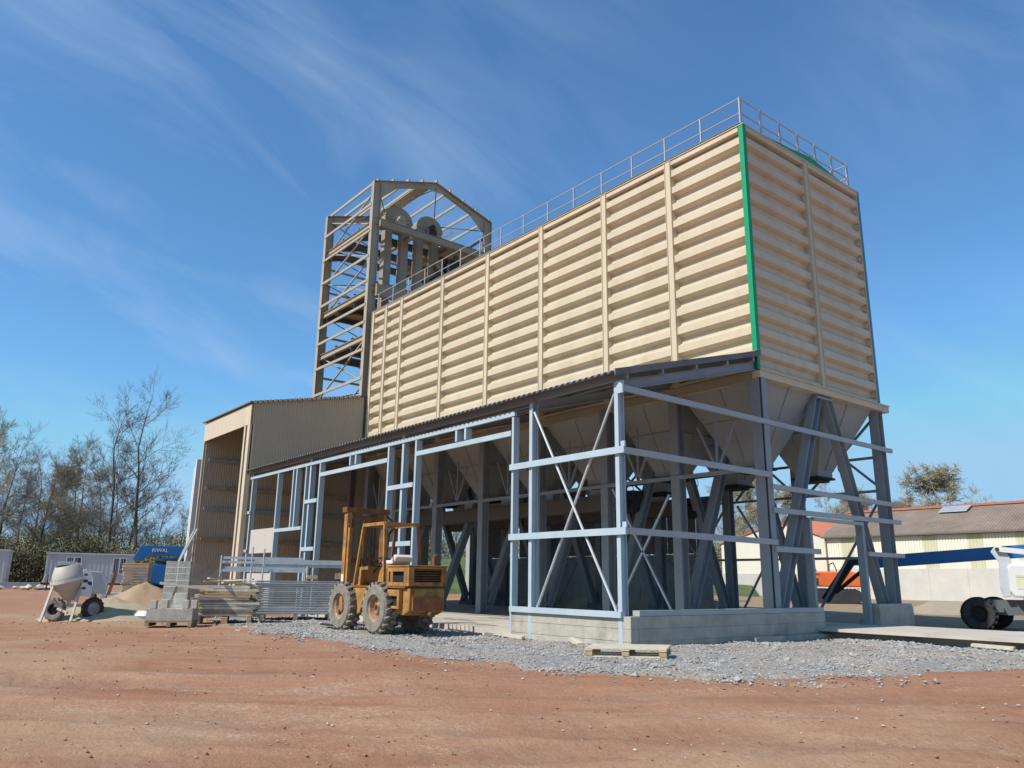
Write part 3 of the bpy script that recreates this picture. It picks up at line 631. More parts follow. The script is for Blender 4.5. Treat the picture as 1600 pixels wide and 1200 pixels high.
tp('box_girder', lambda m: m.box(TX0+0.12, TX0+0.3, TY0+0.15, TY1, 13.35, 13.9), HEADM)
LV = [18.6, 16.9, 15.3, 13.6, 11.5, 9.4, 7.4]
for i, (a, b) in enumerate(zip(LV, LV[1:])):
    if i in (0, 1, 2, 4, 5):
        for y in (TY0+0.02,):
            tp('brace', lambda m: m.bar((TX0-.1, y, a), (TX1+.1, y, b), 0.05, 0.07, up=V((0,1,0))), TOWER)
            tp('brace', lambda m: m.bar((TX1+.1, y+.07, a), (TX0-.1, y+.07, b), 0.05, 0.07, up=V((0,1,0))), TOWER)
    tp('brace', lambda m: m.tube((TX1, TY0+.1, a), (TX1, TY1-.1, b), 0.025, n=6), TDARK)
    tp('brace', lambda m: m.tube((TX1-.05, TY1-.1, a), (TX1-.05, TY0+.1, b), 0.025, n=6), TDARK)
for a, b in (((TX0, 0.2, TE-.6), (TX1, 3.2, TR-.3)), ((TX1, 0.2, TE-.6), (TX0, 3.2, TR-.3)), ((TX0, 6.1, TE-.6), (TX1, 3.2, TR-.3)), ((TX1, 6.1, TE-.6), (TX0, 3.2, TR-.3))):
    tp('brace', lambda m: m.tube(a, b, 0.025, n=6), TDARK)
tp('brace', lambda m: m.bar((TX0-.1, TY1-.1, 18.0), (TX0-.1, TY1-1.4, 16.9), 0.12, 0.12, up=V((1,0,0))), TDARK)
for yy in (2.7, 5.5): tp('lamp_tube', lambda m: m.box(-22.5, -21.3, yy, yy+0.1, 18.75, 18.83), mat('lamp_glass', (0.85, 0.9, 0.9), 0.3, var=0.02))
# bucket elevators in the tower
def elevator(y, h, label, x=-20.35, ladd=0.0):
    e = thing('bucket_elevator', (x, y, 0.12), label, 'elevator', 'bucket elevators in the tower')
    zc = h
    def headf(m):
        r = 0.72; n = 14; pts = [(-r, -0.45), (r, -0.45)] + [(r*math.cos(math.pi*i/n), 0.05 + r*0.95*math.sin(math.pi*i/n)) for i in range(n+1)]
        m.slabpoly([(-0.22, a, zc+b) for a, b in pts], (0.44, 0, 0))
        m.slabpoly([(0.22, a*1.06, zc+b*1.06) for a, b in pts[2:]] , (0.03, 0, 0))
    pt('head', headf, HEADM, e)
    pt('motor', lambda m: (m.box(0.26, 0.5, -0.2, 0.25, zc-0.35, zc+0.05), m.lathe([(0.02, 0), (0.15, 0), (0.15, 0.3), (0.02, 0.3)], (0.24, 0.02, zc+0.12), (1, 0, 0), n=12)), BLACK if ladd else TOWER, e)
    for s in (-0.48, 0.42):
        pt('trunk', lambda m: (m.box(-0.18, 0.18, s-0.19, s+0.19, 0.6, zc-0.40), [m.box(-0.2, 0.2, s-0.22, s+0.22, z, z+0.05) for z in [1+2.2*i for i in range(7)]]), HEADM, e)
    pt('boot', lambda m: m.box(-0.25, 0.25, -0.8, 0.75, 0, 0.6), TOWER, e)
elevator(1.62, 17.55, 'left of two cream bucket elevator heads with round top high in the tower')
elevator(3.35, 17.60, 'right of two cream bucket elevator heads with round top high in the tower', ladd=0.1)
e3 = thing('discharge_pipe', (-20.0, 4.6, 6.5), 'dark sloping discharge pipes beside the bucket elevators', 'pipe')
for a, b in (((0, -0.9, 9.6), (0.6, 0.6, 7.0)), ((0.2, 0.2, 10.2), (-0.4, -0.6, 7.6))): pt('pipe', lambda m: m.tube(a, b, 0.14, n=12), TDARK, e3)
pt('chute_box', lambda m: (m.box(-.3, .3, -0.3, 0.4, 9.2, 9.9), m.box(-.3, .4, -1.1, 1.2, 8.3, 8.8)), BLACK, e3)

# ------------------------------------------------------------------ low building beside the tower
BX0, BX1, BY0, BY1 = -19.15, -24.6, -4.9, -0.35
shed = thing('corrugated_building', (-21.9, -4.9, 0), 'brown-beige corrugated building with an open front bay left of the lean-to', 'building')
Mb = Matrix.Translation((21.9, 4.9, 0))
def sp_(kind, fill, m):
    t = MB(); fill(t); b = MB(); b.add([tuple(Mb @ V(p)) for p in t.v], t.f); return b.build(kind, m, shed)
def ztop(y): return 7.70 + (y-BY0)*0.205
def vcorr(m, xf, y0, y1, zb, zt, per=0.105, d=0.018, inward=-1):
    y = y0; vs = []
    rows = []
    while y < y1-1e-6:
        for dy, o in ((0, 0), (0.05, 0), (0.065, 1), (0.09, 1)):
            yy = y+dy
            if yy <= y1: rows.append((yy, o*d*inward))
        y += per
    rows.append((y1, 0))
    for yy, o in rows: vs += [(xf+o, yy, zb(yy)), (xf+o, yy, zt(yy))]
    m.add(vs, [(2*i, 2*i+2, 2*i+3, 2*i+1) for i in range(len(rows)-1)])
TAUPE = mat('taupe_cladding', (0.40, 0.335, 0.25), 0.55, var=0.04, scale=1)
sp_('side_wall', lambda m: (vcorr(m, BX0, BY0+0.04, BY1+0.2, lambda y: slope(y)-0.1, ztop), vcorr(m, BX0-.06, BY0+0.04, BY1+0.2, lambda y: slope(y)-0.1, lambda y: ztop(y)-.02)), TAUPE)
sp_('far_wall', lambda m: vcorr(m, BX1+0.1, BY0, 6.2, lambda y: 1.7, lambda y: min(ztop(y), 8.6), inward=1), TAUPE)
sp_('far_wall', lambda m: m.box(BX1-.06, BX1+.1, BY0+.1, 6.2, 0, 1.7), CONC)
sp_('rear_wall', lambda m: [m.box(BX1+.1+i*0.15, BX1+.17+i*.15, 6.2, 6.24, 5.6, 8.6) for i in range(35)] + [m.box(BX1, BX0, 6.25, 6.28, 5.6, 8.6)], TAUPE)
for z in (2.7, 4.0, 4.9, 6.1): sp_('girt', lambda m: m.bar((BX1+0.22, BY0+.2, z), (BX1+0.22, 6.1, z), 0.06, 0.14), OLDWOOD if z in (4.9, 2.7) else STEEL)
def fasc(m):
    m.box(BX1, BX0-0.0, BY0-0.04, BY0, 6.87, 7.66)
sp_('fascia', fasc, CREAM)
def lroof(m): m.slabpoly([(BX1-0.15, BY0-0.12, ztop(BY0-.12)+0.02), (BX0+0.08, BY0-0.12, ztop(BY0-.12)+0.02), (BX0+0.08, BY1+.3, ztop(BY1+.3)+0.02), (BX1-0.15, BY1+.3, ztop(BY1+.3)+0.02)], (0, 0, 0.05))
sp_('roof', lroof, TDARK)
sp_('roof_edge', lambda m: [m.box(BX0+0.08, BX0+0.11, BY0+i*0.2, BY0+i*0.2+0.12, ztop(BY0+i*0.2)-.01, ztop(BY0+i*0.2)+0.09) for i in range(23)], TAUPE)
sp_('jamb', lambda m: (m.box(BX0-0.62, BX0-0.46, BY0-0.03, BY0+.1, 0, 6.87), m.box(BX0-0.26, BX0, BY0-0.035, BY0+.15, 0, 6.87)), CREAM)
sp_('jamb', lambda m: (m.box(BX1, BX1+0.08, BY0-0.03, BY0+.04, 0, 6.87)), CREAM)
sp_('post', lambda m: m.hsec((BX0-.2, -0.4, 0), (BX0-.2, -.4, 8.5), .2, .2, up=V((0,1,0))), TDARK)
for y in (-0.4, 2.8): sp_('rafter', lambda m: m.hsec((BX1+.2, y, min(ztop(y), 8.5)-0.25), (BX0-.2, y, min(ztop(y), 8.5)-.25), .14, .3), TDARK)
tag(pt('white_panel_stack', lambda m: [m.box(-25.3+0.16*i, -25.17+0.16*i, -5.0, -4.3, 0, 6.15-0.35*(i == 0)) for i in range(2)], WHITEP), 'tall white upright panels at the left edge of the beige building', 'panels')
for x0, z in ((-24.4, 6.6),):
    pass
# ladder leaning on the building
lad = thing('ladder', (-24.2, -5.2, 0), 'thin grey ladder leaning against the left jamb of the beige building', 'ladder')
for dx in (-0.18, 0.18): pt('stile', lambda m: m.bar((-2.2+dx*0.6, -0.35-dx*.3, 0.2), (0.1+dx, 0.2, 3.1), 0.05, 0.07), GALV, lad)
pt('rungs', lambda m: [m.tube((-2.2-.11+2.29*k/11, -.3+.55*k/11, .2+2.9*k/11), (-2.2+.11+2.37*k/11, -.4+.6*k/11, .2+2.9*k/11), 0.015, n=5) for k in range(1, 11)], GALV, lad)

# ------------------------------------------------------------------ wheels
def wheel(parent, c, axis, R, wd, tyre, rimm, lugs=22, rim_r=0.55, lug=0.035):
    # c: centre on the outer face side; axis points to the outer side
    c = V(c); ax = V(axis).normalized(); h = wd/2; b = MB(); r = R*rim_r
    b.lathe([(r, -h*0.8), (r+0.02, -h), (R*0.86, -h), (R-lug, -h*0.75), (R-lug, h*0.75), (R*0.86, h), (r+0.02, h), (r, h*0.8), (r, -h*0.8)], c, ax, n=36)
    x = ax.orthogonal().normalized(); y = ax.cross(x)
    for i in range(lugs):
        for s in (-1, 1):
            a = 2*math.pi*(i+0.25*s)/lugs; u = x*math.cos(a)+y*math.sin(a); t = ax.cross(u)
            p = c + u*(R-lug*0.6) + ax*(s*h*0.86); q = c + u*(R-lug*0.6) + ax*(s*h*0.05) + t*(R*0.10)
            b.bar(p, q, R*0.12, lug*1.6, up=u)
    w_ = b.build('wheel', tyre, parent)
    b = MB()
    b.lathe([(0.001, h*0.15), (r*0.30, h*0.15), (r*0.30, h*0.55), (r*0.36, h*0.55), (r*0.36, h*0.2), (r*0.82, h*0.05), (r*0.9, h*0.6), (r*1.0, h*0.78), (r*1.0, -h*0.8), (0.001, -h*0.8)], c, ax, n=24)
    for i in range(8):
        a = 2*math.pi*i/8; u = x*math.cos(a)+y*math.sin(a); b.tube(c+u*r*0.58+ax*h*0.1, c+u*r*0.58+ax*h*0.28, r*0.06, n=6)
    b.build('rim', rimm, w_)
    return w_

# ------------------------------------------------------------------ rough terrain forklift (heading -x)
fk = thing('forklift', (-5.2, -6.3, 0), 'worn orange-yellow rough terrain forklift parked on gravel before the lean-to', 'forklift')
def fp(kind, fill, m, par=None, **k): return pt(kind, fill, m, par or fk, **k)
for (x, y, s) in ((-1.53, -0.52, -1), (0.05, -0.50, -1), (-1.45, 0.52, 1), (0.05, 0.42, 1)):
    wheel(fk, (x, y, 0.53), (0, s, 0), 0.545, 0.33, TYRE, RIMO, lugs=20, rim_r=0.50, lug=0.045)
# chassis, counterweight body
fp('chassis', lambda m: (m.box(-1.75, 1.05, -0.30, 0.26, 0.45, 0.98), m.box(-1.5, -1.2, -0.4, 0.4, 0.40, 0.62), m.box(-0.1, 0.15, -0.4, 0.3, 0.42, 0.62)), BLACK)
def side(m, y0, y1):   # wedge shaped side plate behind the front wheel
    m.slabpoly([(-1.75, y0, 0.98), (-0.55, y0, 0.98), (-0.62, y0, 0.90), (-0.85, y0, 0.42), (-1.02, y0, 0.36), (-1.2, y0, 0.62), (-1.72, y0, 0.80)], (0, y1-y0, 0))
fp('side_plate', lambda m: side(m, -0.50, -0.36), YELLOW, bevel=0.01)
fp('side_plate', lambda m: side(m, 0.36, 0.46), YELLOW, bevel=0.01)
fp('running_board', lambda m: m.box(-1.8, 1.08, -0.52, 0.48, 0.965, 1.0), YRUST)
def cw(m):
    # hollow rear box with side and rear openings
    m.box(0.30, 1.18, -0.50, -0.46, 1.005, 1.08); m.box(0.30, 1.18, -0.50, -0.46, 1.30, 1.40); m.box(0.30, 0.36, -0.50, -0.46, 1.08, 1.30); m.box(0.98, 1.18, -0.50, -0.46, 1.08, 1.30)
    m.box(0.30, 1.18, 0.40, 0.44, 1.005, 1.40)
    m.box(0.28, 1.20, -0.52, 0.46, 1.402, 1.43)
    m.box(1.10, 1.15, -0.455, 0.395, 1.005, 1.09); m.box(1.12, 1.17, -0.455, -0.36, 1.09, 1.40); m.box(1.12, 1.17, 0.32, 0.395, 1.09, 1.40); m.box(1.12, 1.17, -0.36, 0.32, 1.355, 1.40)
fp('rear_hood', cw, YELLOW, bevel=0.006)
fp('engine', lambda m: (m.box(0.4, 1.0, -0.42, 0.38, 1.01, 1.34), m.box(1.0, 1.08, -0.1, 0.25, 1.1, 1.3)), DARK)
fp('rear_grille', lambda m: [m.box(1.125, 1.14, -0.35, 0.31, 1.12+0.05*i, 1.135+0.05*i) for i in range(5)], YRUST)
def lowcw(m):
    m.slabpoly([(0.30, -0.46, 0.96), (0.30, -0.46, 0.58), (0.34, -0.46, 0.50), (0.95, -0.46, 0.42), (1.17, -0.46, 0.50), (1.17, -0.46, 0.96)], (0, 0.86, 0))
fp('counterweight', lowcw, YELLOW, bevel=0.02)
fp('bumper', lambda m: (m.box(1.175, 1.23, -0.40, 0.34, 0.52, 0.78), m.tube((1.17, -0.02, 0.45), (1.35, -0.02, 0.45), 0.04)), YRUST)
fp('step_box', lambda m: (m.box(0.44, 0.92, -0.56, -0.475, 0.55, 0.60), m.box(0.44, 0.52, -0.56, -0.475, 0.60, 0.93), m.box(0.84, 0.92, -0.56, -0.475, 0.60, 0.93), m.box(0.52, 0.84, -0.56, -0.475, 0.80, 0.93)), YELLOW, bevel=0.006)
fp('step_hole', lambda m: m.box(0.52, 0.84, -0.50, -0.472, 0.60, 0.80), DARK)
fp('engine_cover', lambda m: m.slabpoly([(-0.42, -0.34, 1.0), (0.28, -0.34, 1.0), (0.28, -0.34, 1.42), (-0.18, -0.34, 1.46), (-0.34, -0.34, 1.30)], (0, 0.62, 0)), YELLOW, bevel=0.015)
fp('side_vent', lambda m: [m.box(-0.2, 0.16, -0.352, -0.342, 1.12+0.045*i, 1.145+0.045*i) for i in range(6)], YRUST)
fp('seat', lambda m: (m.box(-0.42, 0.05, -0.25, 0.2, 1.462, 1.55), m.slabpoly([(-0.05, -0.25, 1.55), (0.12, -0.25, 1.5), (0.22, -0.25, 1.62), (0.1, -0.25, 1.68)], (0, .45, 0))), WHITEP, bevel=0.03)
fp('dash', lambda m: (m.slabpoly([(-1.15, -0.42, 1.0), (-1.1, -0.42, 1.40), (-0.72, -0.42, 1.42), (-0.72, -0.42, 1.35), (-1.02, -0.42, 1.34), (-1.05, -0.42, 1.0)], (0, 0.07, 0)), m.box(-1.2, -1.1, -0.34, 0.34, 1.0, 1.42)), YELLOW)
fp('steering_wheel', lambda m: (m.path([(-0.78+0.1*math.cos(a), -0.05+0.19*math.sin(a), 1.52+0.1*math.cos(a)) for a in [i*math.pi/8 for i in range(17)]], 0.014, n=5), m.tube((-1.1, -0.05, 1.3), (-0.78, -0.05, 1.52), 0.02)), BLACK)
fp('white_patch', lambda m: m.box(-1.60, -1.49, -.624, -.621, 1.08, 1.24), WHITEP)
fp('control_lever', lambda m: [m.tube((-.95+.07*i, .18, 1.3), (-.92+.07*i, .16, 1.62), .009, n=5) for i in range(3)], BLACK)
fp('exhaust_pipe', lambda m: (m.tube((.95, .25, 1.43), (.95, .25, 1.62), .03), m.tube((.95, .25, 1.62), (1.05, .25, 1.66), .03)), YRUST)
fp('tilt_cylinder', lambda m: (m.tube((-1.0, -.33, .95), (-1.45, -.33, 1.25), .035), m.tube((-1.0, .3, .95), (-1.45, .3, 1.25), .035)), BLACK)
fp('tail_light', lambda m: (m.box(1.176, 1.19, -.43, -.36, .84, .92),), mat('lamp_red', (.25,.03,.02), .4))
fp('hydraulic_hose', lambda m: m.path([(-1.0, -.2, 1.0), (-1.2, -.22, 1.12), (-1.42, -.2, 1.05), (-1.5, -.2, 1.3), (-1.5, -.2, 2.3)], .016, n=5), BLACK)
# overhead guard
G = [(-1.12, -0.47), (0.02, -0.50), (0.02, 0.42), (-1.12, 0.42)]
def guard(m):
    zt = 2.34
    T = [(-0.98, -0.44, zt), (0.03, -0.46, zt), (0.03, 0.40, zt), (-0.98, 0.40, zt)]
    for a, b in zip(T, T[1:]+T[:1]): m.bar(a, b, 0.06, 0.07)
    for k in range(1, 6): m.bar((-0.98+k*0.168, -0.42, zt), (-0.98+k*.168, .38, zt), 0.025, 0.04)
fp('overhead_guard', guard, YELLOW)
fp('guard_post', lambda m: m.bar((-1.22, -0.47, 1.0), (-0.98, -0.44, 2.31), 0.05, 0.06, up=V((0,1,0))), YELLOW)
fp('guard_post', lambda m: m.bar((0.12, -0.47, 1.0), (0.03, -0.46, 2.31), 0.06, 0.06, up=V((0,1,0))), YELLOW)
fp('guard_post', lambda m: m.bar((-1.22, 0.42, 1.0), (-0.98, 0.40, 2.31), 0.05, 0.06, up=V((0,1,0))), YRUST)
fp('guard_post', lambda m: m.bar((0.12, 0.42, 1.43), (0.03, 0.40, 2.31), 0.06, 0.06, up=V((0,1,0))), YRUST)
# mast
for y in (-0.62, 0.34):
    fp('mast_rail', lambda m: (m.box(-1.62, -1.47, y, y+0.12, 0.45, 2.72), m.box(-1.45, -1.36, y+0.02, y+0.10, 0.9, 2.30), [m.box(-1.465, -1.45, y+0.03, y+0.09, 0.6+0.35*i, 0.66+.35*i) for i in range(6)]), YELLOW)
fp('mast_crossbar', lambda m: (m.box(-1.66, -1.44, -0.66, 0.50, 2.66, 2.78), m.box(-1.60, -1.48, -0.5, 0.34, 2.50, 2.60)), YRUST)
fp('mast_crossbar', lambda m: m.box(-1.60, -1.46, -0.5, 0.34, 1.5, 1.62), YRUST)
fp('lift_cylinder', lambda m: (m.tube((-1.53, -0.08, 0.6), (-1.53, -0.08, 2.62), 0.045), m.tube((-1.53, 0.12, 0.6), (-1.53, 0.12, 2.5), 0.02), m.bar((-1.3, 0.2, 1.0), (-1.2, .2, 2.28), .16, .05, up=V((0,1,0)))), YRUST)
fp('hydraulic_hose', lambda m: m.path([(-1.45, 0.42, 2.62), (-1.40, 0.55, 2.5), (-1.42, 0.6, 2.35), (-1.45, 0.5, 2.2), (-1.45, 0.45, 1.4)], 0.025), BLACK)
fp('fork_carriage', lambda m: (m.box(-1.75, -1.66, -0.6, 0.5, 0.35, 0.45), m.box(-1.75, -1.66, -0.6, 0.5, 0.75, 0.85)), YRUST)
for y in (-0.45, 0.25): fp('fork', lambda m: (m.box(-1.80, -1.76, y, y+.12, 0.08, 0.9), m.box(-2.9, -1.76, y, y+.12, 0.05, 0.09)), BLACK)

# ------------------------------------------------------------------ pallets, stacks, bags
def place(t, px, s, rz, dz=0.0):
    p = vp(px, s); t.location = (p.x, p.y, p.z+dz); t.rotation_euler = (0, 0, math.radians(rz)); return t
def make_pallet(label, group=None, w_=1.2, d=0.8):
    t = thing('pallet', (0,0,0), label, 'pallet', group)
    for i in range(7): pt('deck_board', lambda m: m.box(-w_/2, w_/2, -d/2+i*(d-0.09)/6, -d/2+i*(d-0.09)/6+0.09, 0.12, 0.142), PALEWOOD, t)
    for x in (-w_/2+0.06, 0, w_/2-0.06):
        pt('stringer_board', lambda m: m.box(x-0.06, x+0.06, -d/2, d/2, 0.098, 0.118), PALEWOOD, t)
        for y in (-d/2+0.07, 0, d/2-0.07): pt('block', lambda m: m.box(x-0.055, x+0.055, y-0.06, y+0.06, 0.022, 0.098), WOOD, t)
    for y in (-d/2+0.07, 0, d/2-0.07): pt('base_board', lambda m: m.box(-w_/2, w_/2, y-0.05, y+0.05, 0, 0.022), PALEWOOD, t)
    return t
p1 = make_pallet('empty wooden pallet lying on the gravel at the silo corner', w_=1.25, d=0.85)
p1.location = (1.28, -5.95, 0.02); p1.rotation_euler = (0, math.radians(-1), math.radians(36))
for x, y, a, l in ((-2.9, -5.05, 20, .35), (-0.9, -5.05, -25, .3), (-3.25, -5.2, 70, .2)):
    t = tag(pt('timber_offcut', lambda m: m.box(-l, l, -.06, .06, 0.0, 0.06), PALEWOOD), {-2.9: 'longest pale timber offcut on gravel before the block wall', -0.9: 'pale timber offcut on gravel just behind the wooden pallet', -3.25: 'smallest timber offcut at the left end of the block wall'}[x], 'offcut', 'timber offcuts by the block wall'); t.location = (x, y, 0.03); t.rotation_euler = (0.05, 0.1, math.radians(a))
for i, (x, y, a) in enumerate(((3.9, 1.05, 5), (4.9, 1.1, -8), (5.8, 1.2, 10))):
    t = tag(pt('board', lambda m: m.box(-.35, .35, -.08, .08, 0.0, 0.05), PALEWOOD), ('pale board under the threshold slab edge, nearest the silo', 'middle of three pale boards along the threshold slab edge', 'pale board under the threshold slab edge, rightmost')[i], 'board', 'boards by the threshold slab'); t.location = (x, y, 0.04); t.rotation_euler = (0.05, 0.03, math.radians(a))

# pallet of concrete blocks, right dir of picture there
def block_pallet():
    t = thing('block_pallet', (0,0,0), 'low pallet of grey hollow concrete blocks with a few blocks standing on top', 'blocks')
    pt('pallet_deck', lambda m: (m.box(-.62,.62,-.42,.42,0.10,0.13), [m.box(x-.05,x+.05,-.42,.42,0,.10) for x in (-.55,0,.55)]), OLDWOOD, t)
    for j in range(5):
        pt('block', lambda m: (m.box(-0.60, 0.60, -.41+j*.165, -.41+j*.165+.155, 0.135, 0.43),), CONC, t, bevel=0.006)
    for x, y in ((-.46, -.3), (-.26, .1), (.38, -.3), (.52, .1)): pt('block', lambda m: m.box(x-.07, x+.09, y-.1, y+.1, 0.434, 0.64), PANELG, t, bevel=.006)
    return t
bpal = block_pallet(); bpal.location = (-10.1, -9.62, 0.0); bpal.rotation_euler = (0, 0, math.radians(62)); bpal.scale = (.86, .9, 0.93)

def timber_stack():
    t = thing('timber_stack', (0,0,0), 'untidy stack of pale sawn planks and formwork boards beside the block pallet', 'planks')
    rr = random.Random(3); z = 0.18
    pt('bearer', lambda m: (m.box(-.7, -.6, -.55, .5, 0, .17), m.box(.5, .62, -.55, .5, 0, .17), m.box(-.1,.05,-.72,.5,.0,.16)), WOOD, t)
    for k in range(12):
        hh = rr.choice((0.05, 0.06, 0.075)); n = rr.randint(3, 4); y = -0.5
        for j in range(n):
            w_ = 1.0/n-0.012; dx = rr.uniform(-.16, .12); M = Matrix.Translation((dx, 0, 0)) @ Matrix.Rotation(math.radians(rr.uniform(-3, 3)), 4, 'Z')
            pt('plank', lambda m: m.box(-.66+rr.uniform(-.08,.1), .68, y, y+w_, z, z+hh-.008, M), rr.choice((PALEWOOD, PALEWOOD, WOOD, OLDWOOD)), t); y += w_+.012
        z += hh
    for k in range(7):
        M = Matrix.Translation((rr.uniform(-.3,.3), rr.uniform(-.3,.2), z+0.02+.02*k)) @ Matrix.Rotation(math.radians(rr.uniform(-50,50)), 4, 'Z') @ Matrix.Rotation(math.radians(rr.uniform(-5,5)), 4, 'Y')
        pt('plank', lambda m: m.box(-.45,.45,-.05,.05,0,.03,M), rr.choice((PALEWOOD, WOOD)), t)
    return t
ts = timber_stack(); ts.location = (-11.0, -8.0, 0.0); ts.rotation_euler = (0, 0, math.radians(68))
# grey steel formwork panels
def panel_stack():
    t = thing('formwork_stack', (0,0,0), 'long stack of grey steel formwork panels behind the forklift wheels', 'panels')
    rr = random.Random(5); z = 0.15
    pt('bearer', lambda m: [m.box(x, x+.12, -.5, .5, 0, .14) for x in (-1.0, -.1, .85)], OLDWOOD, t)
    for k in range(15):
        hh = 0.055 if k > 6 else 0.07
        dx = rr.uniform(-.05, .05); m_ = GREYP if rr.random() < .7 else GALV
        pt('panel', lambda m: (m.box(-1.15+dx, 1.15+dx, -.5, .5, z, z+hh*0.45), m.box(-1.15+dx, 1.15+dx, -.5, -.46, z, z+hh-.012), m.box(-1.15+dx, -1.11+dx, -.46, .5, z, z+hh-.012), m.box(1.11+dx, 1.15+dx, -.46, .5, z, z+hh-.012)), m_, t); z += hh
    return t
ps = panel_stack(); ps.location = (-12.0, -5.62, 0.0); ps.rotation_euler = (0, 0, math.radians(66))
pm = [(i, 0) for i in range(3)]
bx = thing('plank_bundle', (-11.75, -5.3, 1.13), 'small offcuts and a brick coloured crate lying on the formwork stack', 'offcuts')
pt('crate', lambda m: (m.box(.6, .9, -.2, .0, 0, .04), m.box(.6, .63, -.2, 0, .04, .17), m.box(.87, .9, -.2, 0, .04, .17), m.box(.63,.87,-.2,-.17,.04,.17)), RIMO, bx)
pt('offcut', lambda m: m.box(-.2, .1, -.25, -.1, 0, .1), WOOD, bx)
bx.rotation_euler = (0, 0, math.radians(66))
# scaffold frame with long galvanised beams
def scaffold():
    t = thing('scaffold_frame', (0,0,0), 'galvanised scaffold frame carrying long aluminium planks left of the forklift', 'scaffold')
    for x, y, z0, z1 in ((-1.45, -.3, 0, 1.75), (-.62, -.45, 0, 2.0), (-.30, -.45, 0, 1.95), (.95, -.3, 0.7, 1.50), (-1.45, .4, 0, 1.6), (.95, .4, .6, 1.5), (1.1, .0, .7, 1.4)):
        pt('standard', lambda m: (m.tube((x, y, z0), (x, y, z1), 0.024), m.box(x-.035, x+.035, y-.035, y+.035, z1-.5, z1-.42)), GALV, t)
    pt('tube', lambda m: (m.tube((-1.45, -.3, .88), (1.0, -.3, .92), .022), m.tube((-.62, -.47, .95), (1.9, -.45, .97), .022), m.tube((-1.4,-.3,.86),(-.3,-.45,.45),.02), m.tube((-.62,-.45,.98),(-1.3,-.4,.45),.022)), GALV, t)
    for i, (x0, x1, z) in enumerate(((-1.42, .95, 1.33), (-1.35, 1.0, 1.40), (-1.42, 2.1, 1.56), (-.55, 2.15, 1.62), (-1.4, .8, 1.68), (-.6, 2.2, 1.48))):
        pt('plank', lambda m: (m.box(x0, x1, -.3+.03*i, .02+.05*i, z, z+.012), m.box(x0, x1, -.31+.03*i, -.3+.03*i, z-.03, z+.045)), GALV, t)
    pt('frame_stack', lambda m: [m.tube((-1.25+.04*(i%3), -.42, .08+.05*i), (-.3+.05*(i%2), -.38, .08+.05*i), .022, n=6) for i in range(17)] + [m.tube((-.62+.13*i, -.5, .1+.1*j), (-.62+.13*i, .4, .1+.1*j), .022, n=6) for i in range(4) for j in range(9)], GALV, t)
    pt('red_mark', lambda m: (m.tube((-1.45,-.3,1.08),(-1.45,-.3,1.16),.026), m.tube((.95,-.3,1.05),(.95,-.3,1.15),.026)), mat('red_tape', (.5,.05,.03)), t)
    return t
sc_ = scaffold(); sc_.location = (-12.6, -6.2, 0.0); sc_.rotation_euler = (0, 0, math.radians(70))
def tower_of_blocks():
    t = thing('block_stack', (0,0,0), 'tall stack of pale grey concrete blocks beside the beige building', 'blocks')
    def f(m):
        z = 0.12
        for k in range(8):
            for i in range(2):
                for j in range(2): m.box(-.42+.42*i+.01, i*.42-.01, -.4+j*.4+.01, j*.4-.01, z+.009, z+.191)
            z += .2
        m.box(-.41,-.01+.42,-.39,.39,.12,z-.01)
    pt('block_courses', f, mat('pale_block', (.68,.66,.59), .9, var=.08, scale=3, bump=.3), t)
    pt('pallet_deck', lambda m: m.box(-.45,.45,-.42,.42,0,.11), WOOD, t)
    return t
tb = tower_of_blocks(); place(tb, 300, 24.5, 62, 0.0); tb.scale = (.85, .85, .93)
def bags(): # wrinkled plastic sacks
    for i, (x, y, a, sx) in enumerate(((-13.0, -9.55, 20, 1.0), (-12.75, -9.1, -15, .9), (-13.35, -9.25, 60, .8), (-14.4, -7.9, 10, 1.0), (-14.0, -7.6, 80, .8))):
        b = MB(); n = 10; m_ = 8; rr = random.Random(i)
        vs = []
        for j in range(m_+1):
            for k in range(n):
                ph = math.pi*j/m_; th = 2*math.pi*k/n
                r = 1+0.22*noise.noise(V((k*1.3, j*.9, i*3.1)))
                vs.append((.42*sx*math.sin(ph)*math.cos(th)*r, .3*math.sin(ph)*math.sin(th)*r, .17+.2*math.cos(ph)*r*(0.8+.3*rr.random())))
        b.add(vs, [(j*n+k, j*n+(k+1)%n, (j+1)*n+(k+1)%n, (j+1)*n+k) for j in range(m_) for k in range(n)])
        o = b.build('plastic_sack', PLAST); o.location = (x, y, 0.02); o.rotation_euler = (0, 0, math.radians(a))
        o.scale = (.8, .8, .6); tag(o, ('largest crumpled white plastic sack beside the block pallet', 'crumpled white plastic sack right behind the block pallet', 'smallest white plastic sack, nearest the mixer', 'crumpled white plastic sack at the foot of the tall block stack', 'small white plastic sack right of the block stack foot')[i], 'sack', 'white plastic sacks')
bags()
